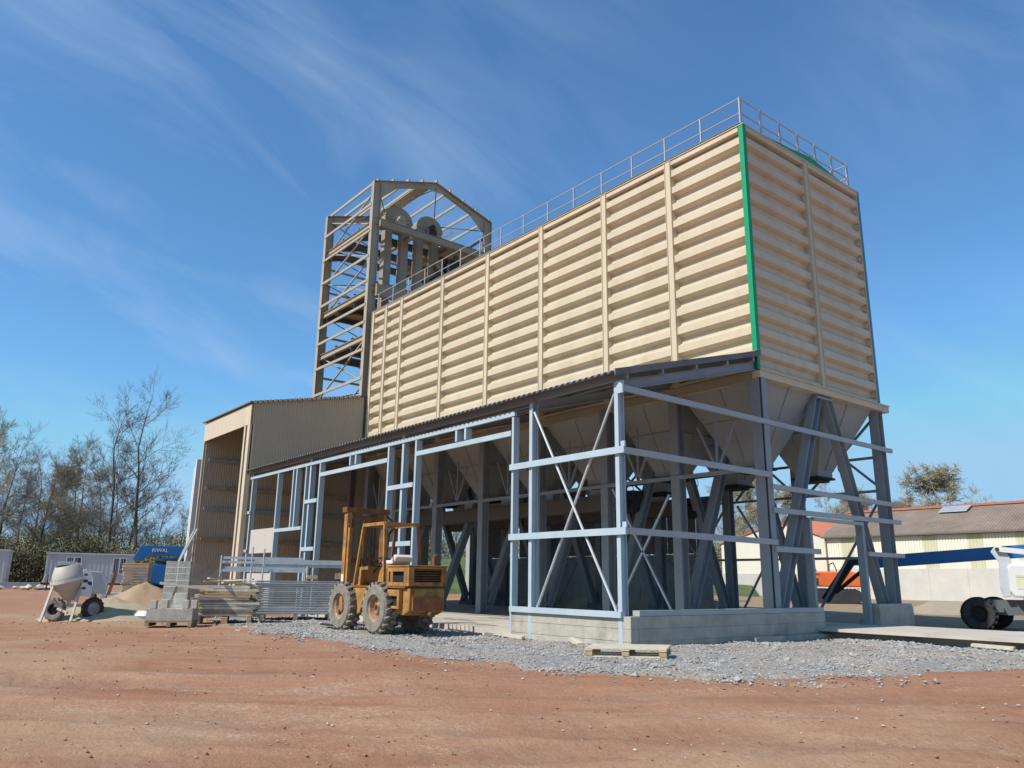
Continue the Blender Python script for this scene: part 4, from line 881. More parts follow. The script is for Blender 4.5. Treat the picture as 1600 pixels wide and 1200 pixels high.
def heap(px, s, rx, ry, h, m, label, rz=0, name='sand_pile', sd_=1):
    b = MB(); n = 48; k = 14; vs = [(0, 0, h)]
    for j in range(1, k+1):
        q = j/k
        for i in range(n):
            a = 2*math.pi*i/n; e = 1+.22*noise.noise(V((math.cos(a)*1.3, math.sin(a)*1.3, sd_)))
            x = rx*q*math.cos(a)*e; y = ry*q*math.sin(a)*e
            z = h*max(0, (1-q))**1.05*(1+.2*noise.noise(V((x*1.5, y*1.5, sd_*3)))) + .02*noise.noise(V((x*7, y*7, 0)))
            if j == 1: z = min(z, h*.93)
            if j == k: z = -.05
            vs.append((x, y, z))
    fs = [(0, 1+i, 1+(i+1) % n) for i in range(n)]
    for j in range(k-1):
        for i in range(n): a0 = 1+j*n; fs.append((a0+i, a0+n+i, a0+n+(i+1) % n, a0+(i+1) % n))
    b.add(vs, fs); o = b.build(name, m, smooth=True); p = vp(px, s); o.location = (p.x, p.y, p.z); o.rotation_euler = (0, 0, math.radians(rz)); return tag(o, label, 'sand pile')
heap(251, 25, 2.0, 1.4, 0.98, SAND, 'brown conical sand pile in front of the weathered timber stack', 75, sd_=2)
heap(203, 22.6, 2.0, 1.55, 0.60, SANDP, 'low pale sand pile spreading behind the mixer', 75, sd_=5)
heap(275, 23.3, 0.9, 0.7, 0.45, SANDP, 'small pale sand heap against the foot of the brown sand pile', 75, sd_=8)

# stack of weathered boards and pallets
def old_stack():
    t = thing('board_stack', (0,0,0), 'tall dark stack of weathered boards with pale ends behind the sand', 'boards')
    rr = random.Random(11); z = .15
    for k in range(14):
        hh = rr.choice((.08, .1, .12)); dx = rr.uniform(-.06, .06)
        pt('board_layer', lambda m: m.box(-.75+dx, .5, -.5, .5, z, z+hh-.02), OLDWOOD if k < 12 else WOOD, t)
        pt('spacer', lambda m: m.box(-.85+dx, -.76+dx, -.4, .35, z+.01, z+hh-.03), PALEWOOD, t); z += hh
    pt('bearer', lambda m: m.box(-.7, .5, -.4, .4, 0, .14), CONC, t)
    return t
os_ = old_stack(); place(os_, 240, 33, 66); os_.scale = (.72, .8, 1)
cs = tag(pt('concrete_block', lambda m: m.box(-.8, .55, -.4, .4, 0, .55), GREYP, bevel=.02), 'dark grey low concrete block left of the weathered board stack', 'block'); place(cs, 222, 30, 70)
for i, (px, s, hh, tl) in enumerate(((190, 27, 1.25, 12), (182, 27.4, 1.1, -14), (196, 25.6, .55, 3))):
    o = tag(pt('rusty_post', lambda m: m.bar((0, 0, -.02), (math.sin(math.radians(tl))*hh, 0, hh), .13, .10), (YRUST, BLACK, PALEWOOD)[i]), ('leaning brown timber post behind the mixer', 'dark leaning steel bar behind the mixer', 'short pale timber stake standing in the sand')[i], 'post'); place(o, px, s, 75)
# trestle boards above the timber stack
tr = thing('trestle', (0,0,0), 'yellow timber batten propped on a trestle behind the plank stack', 'trestle')
pt('batten', lambda m: m.bar((-.75, 0, .98), (.55, 0, .82), .06, .14, up=V((0,1,0)), ), PALEWOOD, tr)
pt('leg', lambda m: m.bar((-.6, .02, 0), (-.35, .02, .9), .05, .05, up=V((0,1,0))), WOOD, tr); pt('leg', lambda m: m.bar((.2, .02, 0), (-.05, .02, .88), .05, .05, up=V((0,1,0))), WOOD, tr)
place(tr, 320, 20.5, 68)

# ------------------------------------------------------------------ concrete mixer
mxr = thing('concrete_mixer', (0,0,0), 'pale grey towable concrete mixer with white motor panel on two wheels', 'mixer')
place(mxr, 144, 21.2, 80); mxr.scale = (.92, .92, 1)
MIXP = mat('mixer_paint', (0.43, 0.41, 0.35), 0.55, var=0.1, scale=3, stain=(0.36, 0.32, 0.26), sscale=4, samt=0.6)
def drum(m): m.lathe([(0.001, -.52), (.14, -.52), (.17, -.50), (.40, -.10), (.42, -.04), (.425, .05), (.41, .09), (.30, .34), (.27, .36), (.27, .33), (.38, .08), (.38, -.08), (.001, -.42)], (-.2, 0.0, 1.05), (-0.25, -0.12, 1), n=32)
dr = pt('drum', drum, MIXP, mxr, smooth=True)
pt('ring', lambda m: m.lathe([(.425, -.03), (.45, -.03), (.45, .03), (.425, .03)], (-.2, 0, 1.03), (-0.25, -0.12, 1), n=32), WHITEP, dr)
pt('hopper_lip', lambda m: (m.box(-.52, -.12, -.1, .14, 1.40, 1.49, Matrix.Rotation(0, 4, 'Y')), m.box(-.08, .10, -.02, .16, 1.36, 1.46)), WHITEP, dr)
pt('leg', lambda m: m.bar((-.50, -.12, 1.05), (-.72, -.55, 0.0), .06, .05), MIXP, mxr)
pt('leg', lambda m: m.bar((.17, -.12, .95), (.0, -.55, 0.0), .06, .05), MIXP, mxr)
pt('yoke', lambda m: (m.slabpoly([(.16, -.22, .62), (.42, -.22, .60), (.45, -.22, 1.0), (.24, -.22, 1.30), (.14, -.22, 1.28)], (0, .06, 0))), WHITEP, mxr, bevel=.01)
for x, z, r, q in ((.235, 1.16, .035, .3), (.24, 1.0, .05, 0), (.22, .82, .04, .1), (.38, .94, .06, .5)):
    pt('yoke_slot', lambda m: m.slabpoly([(x+r*1.35*math.cos(a)+q*.3*r*math.sin(a)*-2, -.232, z+r*.8*math.sin(a)) for a in [i*math.pi/8 for i in range(16)]], (0, .01, 0)), mat('slot_navy', (.02,.04,.12)), mxr)
pt('motor_hood', lambda m: m.slabpoly([(.45, -.25, .68), (.80, -.22, .68), (.84, -.22, 1.02), (.62, -.22, 1.24), (.30, -.25, 1.26), (.40, -.25, 1.05)], (0, .42, 0)), mat('hood_grey', (.40,.44,.47), .4, var=.05), mxr, bevel=.02)
pt('tow_frame', lambda m: (m.bar((-.45, 0.05, .38), (.55, 0.05, .38), .07, .07), m.bar((-.1, 0.05, .40), (-.1, .0, .75), .1, .1), m.bar((.45, .05, .4), (.48, .0, .7), .06, .06), m.bar((-.35, -.0, .3), (-.1, -.5, .22), .05, .05), m.tube((-.75, -.05, 1.15), (-.45, -.05, .72), .018), m.tube((-.75, -.05, 1.15), (-.82, -.05, .95), .018)), MIXP, mxr)
pt('handwheel', lambda m: m.path([(-.70, -.02+.2*math.sin(a), .95+.2*math.cos(a)) for a in [i*math.pi/8 for i in range(17)]], .014, n=5), BLACK, mxr)
pt('gearbox', lambda m: (m.box(-.22, .05, -.05, .2, .50, .66),), mat('hood_grey', (.4,.44,.47)), mxr, bevel=.02)
wheel(mxr, (-.42, .12, .28), (-.55, -1, 0), .29, .19, TYRE, BLACK, lugs=16, rim_r=.5, lug=.010)
wheel(mxr, (.52, .05, .30), (.35, -1, 0), .29, .19, TYREB, GREYP, lugs=16, rim_r=.55, lug=.010)

# ------------------------------------------------------------------ site containers
def container(px, s, w_, h, rz, label, wins, m_=None):
    t = thing('site_cabin', (0,0,0), label, 'site cabin')
    cp = m_ or mat('cabin_white', (.50,.51,.52), .5, var=.04, scale=1, stain=(.38,.38,.38), sscale=1.2, samt=.5)
    def walls(m):
        m.box(-w_/2, w_/2, 0, 2.4, .15, h-.12)
        n = int(w_/.3)
        for i in range(n): m.box(-w_/2+.1+i*.3, -w_/2+.13+i*.3, -.02, 0, .2, h-.2)
    pt('walls', walls, cp, t)
    pt('roof', lambda m: m.box(-w_/2-.06, w_/2+.06, -.08, 2.5, h-.12, h), cp, t)
    pt('skid', lambda m: m.box(-w_/2, w_/2, 0, 2.4, 0, .15), BLACK, t)
    for (x0, x1, z0, z1) in wins:
        f = pt('window', lambda m: (m.box(x0, x1, -.06, -.021, z0, z0+.07), m.box(x0, x1, -.06, -.021, z1-.07, z1), m.box(x0, x0+.07, -.06, -.021, z0+.07, z1-.07), m.box(x1-.07, x1, -.06, -.021, z0+.07, z1-.07), m.box((x0+x1)/2-.05, (x0+x1)/2+.05, -.06, -.021, z0+.07, z1-.07)), WHITEP, t)
        pt('pane', lambda m: m.box(x0+.07, x1-.07, -.03, -.022, z0+.07, z1-.07), mat('cabin_glass', (.03,.04,.07), .15, var=.1), f)
        pt('bar_grille', lambda m: [m.box(x0+.1+i*.13, x0+.125+i*.13, -.05, -.035, z0+.07, z1-.07) for i in range(int((x1-x0-.2)/.13))], WHITEP, f)
    place(t, px, s, rz); return t
container(163, 64, 6.2, 2.45, 78, 'long white site cabin with two barred windows behind the mixer', ((-1.75, -.65, 1.3, 2.15), (1.55, 2.55, .85, 2.15)))
container(-8, 58, 3.6, 2.5, 78, 'grey white site cabin cut by the left edge of the picture', ())
tag(place(pt('beam_stack', lambda m: [m.box(-3.5+.3*i, 2.5, i*.25, i*.25+.2, .0+.0*i, .35) for i in range(3)], GREYP), 20, 50, 80), 'low stack of grey beams on the ground by the left edge', 'beams')
tag(place(pt('rubble', lambda m: [rock(m, rnd.uniform(-2.5, 2.5), rnd.uniform(-.5, .5), .1, rnd.uniform(.1, .3)) for _ in range(30)], PALEWOOD), 62, 48, 80), 'low heap of pale rubble left of the mixer', 'rubble')

# ------------------------------------------------------------------ blue boom lift on the left
ll = thing('boom_lift', (0,0,0), 'blue telescopic boom lift with white lettering behind the block stack', 'boom lift')
place(ll, 272, 36, 74)
# local x to the right of picture, y away; 1 m about 30 px
pt('boom', lambda m: (m.slabpoly([(-1.25, 0, 1.8), (-.95, 0, 2.42), (3.5, 0, 2.40), (3.5, 0, 2.0), (-.6, 0, 1.97), (-.95, 0, 1.75)], (0, .5, 0)), m.box(-.2, 3.5, .02, .45, 1.72, 1.9)), BLUE, ll, bevel=.02)
pt('boom_stripe', lambda m: m.box(.75, 3.4, -.012, -.002, 2.2, 2.27), mat('pale_blue', (.35,.55,.62)), ll)
text('RIWAL', 0.22, WHITEP, ll, (-.5, -.012, 2.14), (math.radians(90), 0, 0))
pt('counterweight', lambda m: m.box(-.95, 1.4, -.1, .7, .72, 1.62), BLUE, ll, bevel=.06)
pt('turntable', lambda m: (m.box(-.9, 1.6, .0, .6, .55, .72), m.slabpoly([(0,0,1.62),(1.2,0,1.62),(1.4,0,1.9),(-.3,0,1.8)], (0,.4,0)), m.tube((-.3,-.05,1.75),(1.4,-.05,1.65),.07)), BLACK, ll)
for x in (-.6, 1.2):
    for y in (-.3, 1.6): wheel(ll, (x, y, .42), (0, -1 if y < 0 else 1, 0), .44, .32, TYREB, GREYP, lugs=18, lug=.03)
pt('chassis', lambda m: m.box(-1.0, 1.7, -.1, 1.4, .35, .6), BLACK, ll)

# ------------------------------------------------------------------ white and blue boom lift at the right edge
lr = thing('boom_lift', (0,0,0), 'white and blue boom lift with big black wheels at the right edge', 'boom lift')
p = vp(1507, 22.7); lr.location = (p.x, p.y, -0.02); lr.rotation_euler = (0, 0, math.radians(19.5))
for x, y in ((0, 0), (0.35, 1.75), (2.35, 0.0), (2.6, 1.75)): wheel(lr, (x, y, .44), (0, -1 if y < 1 else 1, 0), .45, .36, TYREB, BLACK, lugs=18, rim_r=.48, lug=.045)
pt('chassis', lambda m: (m.box(.05, 2.6, .25, 1.5, .42, .82), m.box(-.1, .6, .0, 1.7, .5, .62)), mat('chassis_grey', (.10,.11,.12), .6), lr)
pt('turret', lambda m: (m.slabpoly([(.90, -.15, .90), (.80, -.15, 1.05), (.80, -.15, 1.68), (.88, -.15, 1.80), (2.9, -.15, 1.78), (2.9, -.15, .90)], (0, 1.1, 0))), WHITEP, lr, bevel=.05)
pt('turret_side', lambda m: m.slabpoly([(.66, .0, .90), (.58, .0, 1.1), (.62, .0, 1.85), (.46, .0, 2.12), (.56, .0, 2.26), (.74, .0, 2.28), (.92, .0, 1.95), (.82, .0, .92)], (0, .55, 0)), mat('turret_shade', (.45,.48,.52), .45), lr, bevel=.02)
pt('riser_arm', lambda m: (m.bar((.62, -.05, 2.20), (2.9, -.05, 1.90), .12, .14, up=V((0,0,1))), m.bar((.95, .1, 1.84), (2.9, .1, 1.84), .12, .1, up=V((0,0,1)))), WHITEP, lr)
pt('pivot_pin', lambda m: m.tube((.63, -.13, 2.19), (.63, .0, 2.19), .05, n=14), BLACK, lr)
pt('panel_hatch', lambda m: (m.box(.98, 1.22, -.158, -.152, 1.12, 1.42), m.box(.98, 1.22, -.162, -.1585, 1.44, 1.50)), mat('hatch', (.6,.58,.42), .5), lr)
text('G S', 0.20, mat('lift_mark_blue', (.02,.22,.42)), lr, (1.42, -.156, 1.52), (math.radians(90), 0, 0), name='lettering')
# boom running away to the left, built in world space then re-parented
def wp(px, py, s):
    d = FW + RT*((px-800)/1227.65) + UP*(-(py-600)/1227.65)
    return CAM + d*(s/(d.xy.dot(A2)))
iv = (Matrix.Translation(lr.location) @ Matrix.Rotation(math.radians(19.5), 4, 'Z')).inverted()
Pb0 = iv @ wp(1640, 858, 23.2); Pb1 = iv @ wp(1372, 878, 25.5); Pb2 = iv @ wp(1333, 877, 26.0); Pb3 = iv @ wp(1290, 938, 26.6)
BOOMB = mat('boom_navy', (.012, .13, .34), .45, var=.08)
pt('boom', lambda m: m.bar(Pb0, Pb1, .22, .37), BOOMB, lr, bevel=.02)
pt('boom_extension', lambda m: m.bar(Pb1, Pb2, .18, .26), BOOMB, lr)
pt('jib', lambda m: (m.bar(Pb2+V((0,0,.08)), Pb3, .2, .24), m.tube(Pb2+V((.5,-.1,-.1)), Pb3+V((.35,-.1,.25)), .06), m.tube(Pb2, Pb2+V((0,-.2,0)), .14, n=14)), BLACK, lr)

# ------------------------------------------------------------------ excavator
exc = thing('excavator', (0,0,0), 'orange tracked excavator parked before the cream shed', 'excavator')
p = vp(1284, 47); exc.location = (p.x, p.y, p.z-.02); exc.rotation_euler = (0, 0, math.radians(29))
def track(m, y):
    n = 30; pts = []
    for i in range(n):
        a = 2*math.pi*i/n; cx = 1.35 if math.cos(a) > 0 else -1.35
        pts.append((cx + .4*math.cos(a), y, .4+.4*math.sin(a)))
    m.slabpoly(pts, (0, .5, 0))
    for i in range(16): m.box(-1.5+.2*i, -1.38+.2*i, y-.02, y+.52, .79, .83)
for y in (-1.2, .7): pt('track', lambda m: track(m, y), BLACK, exc)
pt('undercarriage', lambda m: (m.box(-.9, .9, -.65, .65, .3, .8),), GREYP, exc)
pt('house', lambda m: m.slabpoly([(-1.3, -1.1, .92), (-1.3, -1.1, 1.75), (1.2, -1.1, 1.78), (1.75, -1.1, 1.65), (1.85, -1.1, 1.0), (1.6, -1.1, .9)], (0, 2.2, 0)), ORANGE, exc, bevel=.08)
pt('handrail', lambda m: m.path([(.1,-.9,1.75),(.12,-.9,2.15),(.35,-.9,2.25),(.5,-.9,1.78)], .03), BLACK, exc)
text('DOOSAN', .16, BLACK, exc, (-1.1, -1.115, 1.55), (math.radians(90), 0, 0))
pt('side_decal', lambda m: (m.box(-1.1,-.5,-1.112,-1.102,1.0,1.38),), BLACK, exc)
cab = pt('cab', lambda m: m.slabpoly([(-1.3, .15, 1.76), (-1.3, .15, 2.2), (-1.2, .15, 2.36), (-.8, .15, 2.36), (-.6, .15, 1.78)], (0, .95, 0)), ORANGE, exc, bevel=.04)
pt('cab_window', lambda m: m.slabpoly([(-1.2, .14, 1.9), (-1.2, .14, 2.16), (-1.12, .14, 2.28), (-.84, .14, 2.28), (-.72, .14, 1.9)], (0, -.01, 0)), DARK, cab)
pt('boom', lambda m: m.slabpoly([(-1.0, -.2, 1.3), (-1.7, -.2, 2.7), (-2.2, -.2, 3.0), (-3.1, -.2, 2.9), (-3.1, -.2, 2.65), (-2.2, -.2, 2.6), (-1.6, -.2, 2.1), (-1.2, -.2, 1.1)], (0, .35, 0)), ORANGE, exc)
pt('arm', lambda m: m.slabpoly([(-2.9, -.15, 3.05), (-3.3, -.15, 3.0), (-2.9, -.15, 1.0), (-2.7, -.15, 1.0)], (0, .25, 0)), ORANGE, exc)
pt('bucket', lambda m: m.slabpoly([(-2.6, -.5, 1.1), (-3.1, -.5, 1.0), (-3.0, -.5, .3), (-2.4, -.5, .1), (-2.0, -.5, .3), (-2.1, -.5, .7)], (0, 1.0, 0)), OLDWOOD, exc)

# ------------------------------------------------------------------ sheds on the right
def rel(px, s, z): 
    k = (px-800)/1227.65; q = W2(s, k*s); return V((q.x, q.y, z))
A = rel(1283, 63, 0); B = rel(1600, 51.6, 0); d = (B-A).normalized(); nrm = V((d.y, -d.x, 0))
if nrm.dot(CAM-A) < 0: nrm = -nrm
bk = -nrm
ang = math.atan2(d.y, d.x)
sA = thing('warehouse', (A.x, A.y, .1), 'long cream metal warehouse with brown fibre cement roof on the right', 'warehouse', rz=ang)
sgn = 1 if V((-math.sin(ang), math.cos(ang), 0)).dot(bk) > 0 else -1
EZ = 4.72; LN = 26.0; BB = 2.3
def wallc(m):
    for i in range(130):
        x = i*.2
        if int((x-1.4) % 3.05/ .95) == 0 and x > 1.3: continue
        m.box(x, x+.15, 0.0, sgn*.05, BB, EZ-.12); m.box(x+.15, x+.2, sgn*.03, sgn*.05, BB, EZ-.12)
pt('wall', wallc, SHEDW, sA)
for g in range(9):
    xs_ = [i*.2 for i in range(130) if i*.2 > 1.3 and int((i*.2-1.4) % 3.05/ .95) == 0 and int((i*.2-1.4)/3.05) == g]
    if xs_: pt('translucent_strip', lambda m: (m.box(xs_[0], xs_[-1]+.2, sgn*.03, sgn*.06, BB, EZ-.12), [m.box(x, x+.15, sgn*.01, sgn*.029, BB, EZ-.12) for x in xs_]), SHEDT, sA)
pt('base_wall', lambda m: [m.box(i*2.6, i*2.6+2.592, -sgn*.08, sgn*.1, -.1, BB-.003) for i in range(10)], SHEDL, sA)
pt('gutter', lambda m: m.box(-.1, LN, -sgn*.35, -sgn*.2, EZ-.1, EZ), TDARK, sA)
RD = 4.2; RH = 2.05
pt('roof', lambda m: (m.slabpoly([(-.2, -sgn*.25, EZ), (LN, -sgn*.25, EZ), (LN, sgn*RD*1.0, EZ+RH), (-.2, sgn*RD, EZ+RH)], (0,0,.08)), m.slabpoly([(-.2, sgn*RD, EZ+RH), (LN, sgn*RD, EZ+RH), (LN, sgn*RD*2, EZ), (-.2, sgn*RD*2, EZ)], (0,0,.08))), ROOFG, sA)
pt('roof_ribs', lambda m: [m.slabpoly([(x, -sgn*.26, EZ+.085), (x+.09, -sgn*.26, EZ+.085), (x+.09, sgn*RD, EZ+RH+.085), (x, sgn*RD, EZ+RH+.085)], (0,0,.012)) for x in [i*.22 for i in range(118)]], ROOFG, sA)
pt('ridge_tiles', lambda m: m.box(-.2, LN, sgn*(RD-.2), sgn*(RD+.2), EZ+RH+.08, EZ+RH+.24), ROOFR, sA)
pt('skylight', lambda m: m.slabpoly([(7.6, sgn*2.9, EZ+RH*.72+.2), (9.6, sgn*2.9, EZ+RH*.72+.2), (9.6, sgn*3.9, EZ+RH*.94+.2), (7.6, sgn*3.9, EZ+RH*.94+.2)], (0,0,.06)), GALV, sA)
pt('gable_wall', lambda m: m.slabpoly([(.05, sgn*.2, 0), (.05, sgn*RD*1.95, 0), (.05, sgn*RD*1.95, EZ-.05), (.05, sgn*RD, EZ+RH-.05), (.05, sgn*.2, EZ-.05)], (.05, 0, 0)), SHEDW, sA)
pt('downpipe', lambda m: (m.tube((.15, -sgn*.12, 0), (.15, -sgn*.12, EZ), .05), m.tube((13.6, -sgn*.14, 0), (13.9, -sgn*.14, BB), .07)), RIMO, sA)
# gabled white shed to the left of it
C0 = rel(1124, 70, 0); C1 = rel(1290, 66, 0); d2 = (C1-C0); wd2 = d2.length; ang2 = math.atan2(d2.y, d2.x)
sB = thing('white_shed', (C0.x, C0.y, 0.15), 'white gabled shed with salmon red roof seen between the silo legs', 'shed', rz=ang2)
s2 = 1 if V((-math.sin(ang2), math.cos(ang2), 0)).dot(CAM-C0) < 0 else -1
ax_ = wd2*.56; az_ = 6.1
pt('gable_wall', lambda m: m.slabpoly([(0, 0, 1.9), (wd2, 0, 1.9), (wd2, 0, 4.65), (ax_, 0, az_), (0, 0, 4.35)], (0, s2*.2, 0)), SHEDW, sB)
pt('base_wall', lambda m: m.box(-.05, wd2, -s2*.06, s2*.2, -.1, 1.9), SHEDL, sB)
pt('wall_lamp', lambda m: m.box(5.1, 5.5, -s2*.3, -s2*.0, 2.3, 2.5), GREYP, sB)
pt('side_wall', lambda m: (m.box(0, .2, s2*.2, s2*9, 0, 4.3), m.box(wd2-.2, wd2, s2*.2, s2*9, 0, 4.3)), SHEDW, sB)
pt('roof', lambda m: (m.slabpoly([(-.2, -s2*.1, 4.33), (ax_, -s2*.1, az_+.03), (ax_, s2*9, az_+.03), (-.2, s2*9, 4.33)], (0,0,.1)), m.slabpoly([(ax_, -s2*.1, az_+.03), (wd2+.2, -s2*.1, 4.63), (wd2+.2, s2*9, 4.63), (ax_, s2*9, az_+.03)], (0,0,.1))), ROOFR, sB)
# red roof behind, ridge parallel to the picture
D0 = rel(1222, 76, 0); D1 = rel(1400, 71, 0); d3 = D1-D0; ang3 = math.atan2(d3.y, d3.x); w3 = d3.length
sD = thing('red_roof_shed', (D0.x, D0.y, .2), 'shed with plain salmon red roof slope behind the warehouse end', 'shed', rz=ang3)
s3 = 1 if V((-math.sin(ang3), math.cos(ang3), 0)).dot(CAM-D0) < 0 else -1
pt('wall', lambda m: m.box(0, w3, 0, s3*9, 0, 4.9), SHEDW, sD)
pt('roof', lambda m: (m.slabpoly([(-.3, -s3*.2, 4.95), (w3, -s3*.2, 4.95), (w3, s3*4.5, 7.2), (-.3, s3*4.5, 7.2)], (0,0,.1)), m.slabpoly([(-.3, s3*4.5, 7.2), (w3, s3*4.5, 7.2), (w3, s3*9.2, 4.95), (-.3, s3*9.2, 4.95)], (0,0,.1))), ROOFR, sD)
# low mound of dry soil and a grass bank behind the silo
def mound(name, px0, px1, s0, s1, h, m, label=None, kind='structure'):
    b = MB(); n, k = 60, 12; vs = []
    for j in range(k+1):
        for i in range(n+1):
            px = px0+(px1-px0)*i/n; s = s0+(s1-s0)*j/k; p = vp(px, s); e = math.sin(math.pi*min(1, j/k))**.8*min(1, i/6, (n-i)/6)
            vs.append((p.x, p.y, p.z - .1 + (h+.1)*e*(1+.3*noise.noise(V((p.x*.2, p.y*.2, 5))))))
    b.add(vs, [(j*(n+1)+i, j*(n+1)+i+1, (j+1)*(n+1)+i+1, (j+1)*(n+1)+i) for j in range(k) for i in range(n)])
    return tag(b.build(name, m, smooth=True), label, kind=kind)
mound('grass_bank', 480, 800, 50, 80, 2.2, GRASS)
mound('grass_field', 1060, 1180, 60, 100, 1.2, GRASS)
mound('soil_bank', 1400, 1760, 34, 46, .35, SANDP)
mound('grass_verge', -300, 340, 70, 120, .8, GRASS)
wp_ = tag(pt('white_pillar', lambda m: m.box(-.3,.3,-.3,.3,0,3.9), WHITEP), 'narrow white pillar seen between the silo legs before the grass bank', 'pillar'); place(wp_, 741, 46, 55)

# ------------------------------------------------------------------ bare trees
def make_tree(seed, H, spread, levels=5, twig=TWIG, upb=0.35, first=.35, dens=1.0, tmin=.0085):
    rr = random.Random(seed); tr_ = MB(); cr = MB()
    def seg(mb, p, d, l, r, lev, n):
        # a bending limb
        k = 3 if lev < 3 else 2; pts = [p]; rs = [r]; dd = d.copy()
        for i in range(k):
            dd = (dd + V((rr.uniform(-1,1), rr.uniform(-1,1), rr.uniform(-.4,1)*upb))*0.20).normalized()
            pts.append(pts[-1]+dd*(l/k)); rs.append(r*(1-.45*(i+1)/k))
        for i in range(k): mb.tube(pts[i], pts[i+1], rs[i], rs[i+1], n=n, cap=False)
        return pts, rs, dd
    def grow(p, d, l, r, lev):
        n = 6 if lev < 2 else (4 if lev < 3 else 3)
        pts, rs, dd = seg(cr, p, d, l, r, lev, n)
        if lev >= levels: return
        c = int((rr.randint(3, 5) if lev < levels-1 else rr.randint(4, 6))*dens)
        for i in range(c):
            t = rr.uniform(.25, 1.0); j = min(int(t*(len(pts)-1)), len(pts)-2); f = t*(len(pts)-1)-j; q = pts[j].lerp(pts[j+1], f)
            a = rr.uniform(0, 6.283); o = dd.orthogonal().normalized(); o.rotate(Matrix.Rotation(a, 3, dd))
            nd = (dd*rr.uniform(.5, 1.0) + o*rr.uniform(.6, 1.25)*spread + V((0,0,upb*.6))).normalized()
            grow(q, nd, l*rr.uniform(.42, .68), max(tmin, r*rr.uniform(.35, .55)), lev+1)
        grow(pts[-1], dd, l*.62, max(.011, r*.5), lev+1)
    p = V((0,0,-.2)); d = V((rr.uniform(-.05,.05), rr.uniform(-.05,.05), 1)).normalized(); r = H*.016; steps = 9; lim = []
    for i in range(steps):
        d = (d + V((rr.uniform(-1,1), rr.uniform(-1,1), 1))*.07).normalized(); q = p + d*(H*.72/steps); r2 = r*.86
        tr_.tube(p, q, r, r2, n=8, cap=False); p, r = q, r2
        if i/steps > first-.05:
            for _ in range(rr.randint(2, 3)): lim.append((p.copy(), i/steps, r))
    for q, t, rr_ in lim:
        a = rr.uniform(0, 6.283); nd = V((math.cos(a)*spread, math.sin(a)*spread, rr.uniform(.45, 1.1))).normalized()
        grow(q, nd, H*rr.uniform(.16, .24)*(1.15-t*.6), rr_*.42, 2)
    grow(p, d, H*.2, r*.9, 1)
    return tr_, cr
def tree_proto(seed, H, spread, twig, upb, first, levels=5, dens=1.0, tmin=.0085):
    a, b = make_tree(seed, H, spread, levels, twig, upb, first, dens, tmin)
    ma = a.build('trunk', BARK); mb = b.build('crown', twig); return ma, mb
protos = {k: tree_proto(*v) for k, v in {
  'tall': (1, 18, .75, TWIG, .35, .38), 'tall2': (5, 17, .9, TWIG, .30, .33), 'mid': (3, 12, .85, TWIG, .35, .25), 'bud': (8, 11, 1.0, TWIG2, .25, .22, 5, 1.25, .009), 'round': (12, 10, 1.2, TWIG2, .12, .16, 5, 1.8, .014)}.items()}
used = set()
def tree(kind, px, s, sc, rz, label, group, lean=0):
    a, b = protos[kind]; t = thing('bare_tree', (0,0,0), label, 'tree', group); place(t, px, s, rz); t.scale = (sc,)*3; t.rotation_euler = (math.radians(lean), 0, math.radians(rz))
    for o in (a, b):
        if kind in used: o = o.copy(); COL.objects.link(o)
        o.parent = t
    used.add(kind); return t
GL = 'bare trees behind the site cabins'
tree('tall', 185, 76, .93, 20, 'tallest bare tree, straight slim trunk, left of the beige building', GL)
tree('tall2', 232, 77, 1.08, 140, 'tall bare tree with wide spreading limbs nearest the beige building', GL)
tree('mid', 200, 80, .95, 60, 'shorter crooked bare tree between the two tallest trees', GL, 4)
tree('bud', 137, 82, 1.25, 10, 'forked bare tree with pale rounded crown above the long site cabin', GL)
tree('mid', 78, 78, 1.05, 200, 'bare tree with upright brushy crown above the left end of the long cabin', GL)
tree('tall2', 22, 84, .92, 250, 'slender leaning bare tree near the left edge of the picture', GL, 6)
tree('bud', -14, 76, 1.35, 120, 'large bare tree cut by the left edge of the picture', GL)
tree('mid', 168, 88, 1.05, 310, 'thin bare tree just left of the tallest tree', GL)
tree('round', 108, 92, 1.25, 33, 'faint rounded bare tree between the brushy and the forked tree', GL)
tree('mid', 262, 90, .85, 133, 'low rounded bare tree right of the tall spreading tree', GL)
tree('mid', 300, 84, .62, 70, 'small budding tree against the left edge of the beige building', GL)
tree('mid', 50, 96, 1.1, 99, 'faint thin tree far behind between the leaning and the brushy tree', GL)
tree('mid', 122, 86, 1.2, 280, 'thin bare tree between the brushy and the forked tree, behind both', GL)
tree('tall2', 60, 92, .85, 30, 'slim bare tree above the left end of the long cabin, far behind', GL)
tree('mid', 218, 90, 1.05, 160, 'faint bare tree far behind the gap between the two tallest trees', GL)
tree('mid', 5, 80, 1.35, 10, 'dark bare tree just right of the tree cut by the left edge', GL)
GR = 'budding trees behind the warehouse'
tree('round', 1462, 84, 1.28, 40, 'rounded budding tree above the warehouse roof', GR).scale = (1.75, 1.75, 1.27)
tree('round', 1405, 90, 1.0, 160, 'low budding tree left of the rounded tree over the warehouse', GR)
tree('bud', 1520, 88, .98, 200, 'sparse budding tree right of the rounded tree over the warehouse', GR)
tree('round', 1335, 86, 1.05, 260, 'budding tree seen behind the far silo leg', GR)
tree('bud', 1290, 84, 1.0, 300, 'budding tree seen between the silo raking struts', GR)
tree('round', 1235, 88, 1.1, 20, 'budding tree over the roof of the white gabled shed', GR)
tree('bud', 1150, 80, 1.15, 75, 'budding tree left of the white gabled shed', GR)
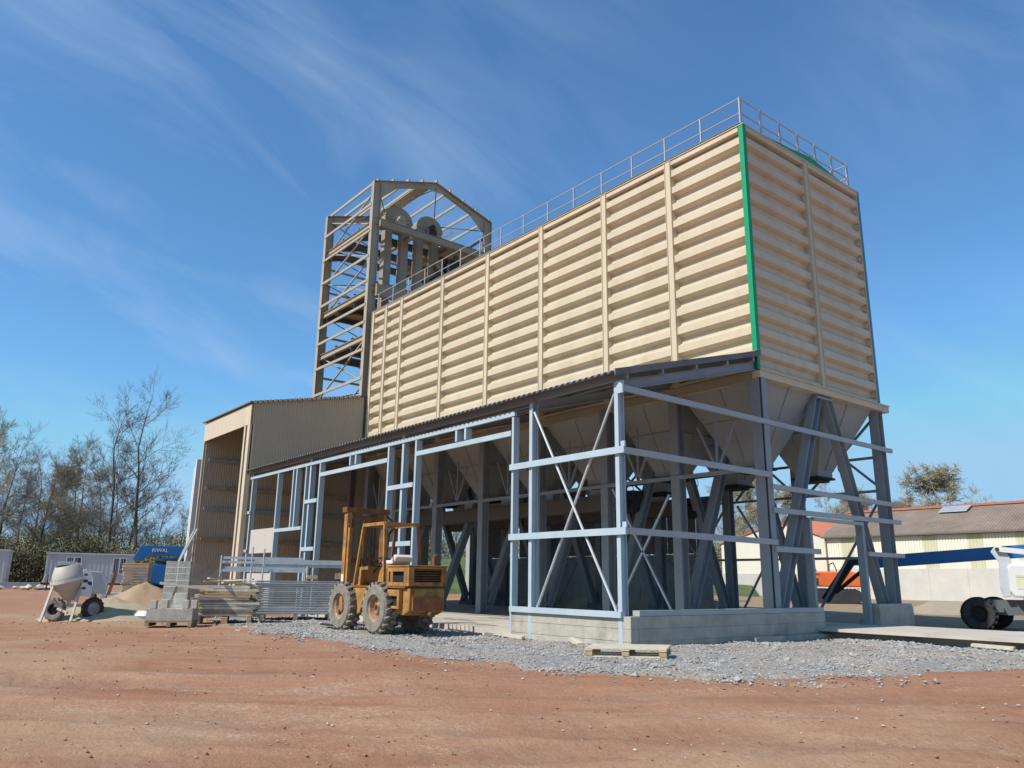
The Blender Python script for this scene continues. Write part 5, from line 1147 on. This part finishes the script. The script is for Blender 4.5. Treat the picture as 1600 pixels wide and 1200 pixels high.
tree('round', 1165, 92, 1.25, 155, 'dense brown budding tree behind the white gabled shed', GR)
GM = 'trees seen through the lean-to'
tree('tall2', 575, 78, .9, 15, 'bare tree seen through the tower base just left of the forklift mast', GM)
tree('mid', 540, 72, 1.2, 215, 'bare tree seen through the lean-to behind the left door header', GM)
tree('round', 660, 84, 1.0, 100, 'low tree seen above the grass bank between silo legs', GM)
tree('bud', 720, 88, 1.0, 10, 'thin tree seen past the white pillar between silo legs', GM)
# undergrowth: leaf clumps along the tree line
def undergrowth(name, px0, px1, s0, s1, n, h0, h1, m, label, lf=.12):
    b = MB(); rr = random.Random(hash(name) % 1000 if False else len(name)*7+n)
    for i in range(n):
        px = rr.uniform(px0, px1); s = rr.uniform(s0, s1); p = vp(px, s); env = h0+(h1-h0)*(.5+.9*noise.noise(V((p.x*.16, p.y*.16, 3))))
        z = p.z + env*rr.random()**1.25
        for _ in range(5):
            q = V((p.x+rr.gauss(0,.35), p.y+rr.gauss(0,.35), z+rr.gauss(0,.3))); u = V((rr.gauss(0,1), rr.gauss(0,1), rr.gauss(0,1))).normalized()*lf*rr.uniform(.5,1.2); v_ = u.orthogonal().normalized()*lf*.6*rr.uniform(.5, 1.2)
            b.add([q-u, q+v_, q+u, q-v_], [(0,1,2,3)])
        if rr.random() < .12: b.tube((p.x, p.y, p.z), (p.x+rr.gauss(0,1.0), p.y+rr.gauss(0,1.0), p.z+env*1.1), .022, .008, n=3, cap=False)
    o = b.build(name, m); return tag(o, label, name.replace('_', ' '), kind='stuff')
undergrowth('undergrowth', -120, 345, 70, 86, 12000, 2.2, 5.4, LEAF1, 'dense olive undergrowth and bushes below the bare trees')
undergrowth('ivy_thicket', -120, 190, 67, 72, 5500, 1.8, 4.2, LEAF2, 'dark ivy covered thicket behind the site cabins')
undergrowth('hedge', 480, 1180, 74, 86, 8000, 3.0, 6.0, LEAF1, 'olive hedge beyond the grass bank')
undergrowth('tree_line', 1060, 1600, 92, 108, 6500, 3.0, 7.0, LEAF1, 'brown green tree line behind the sheds')
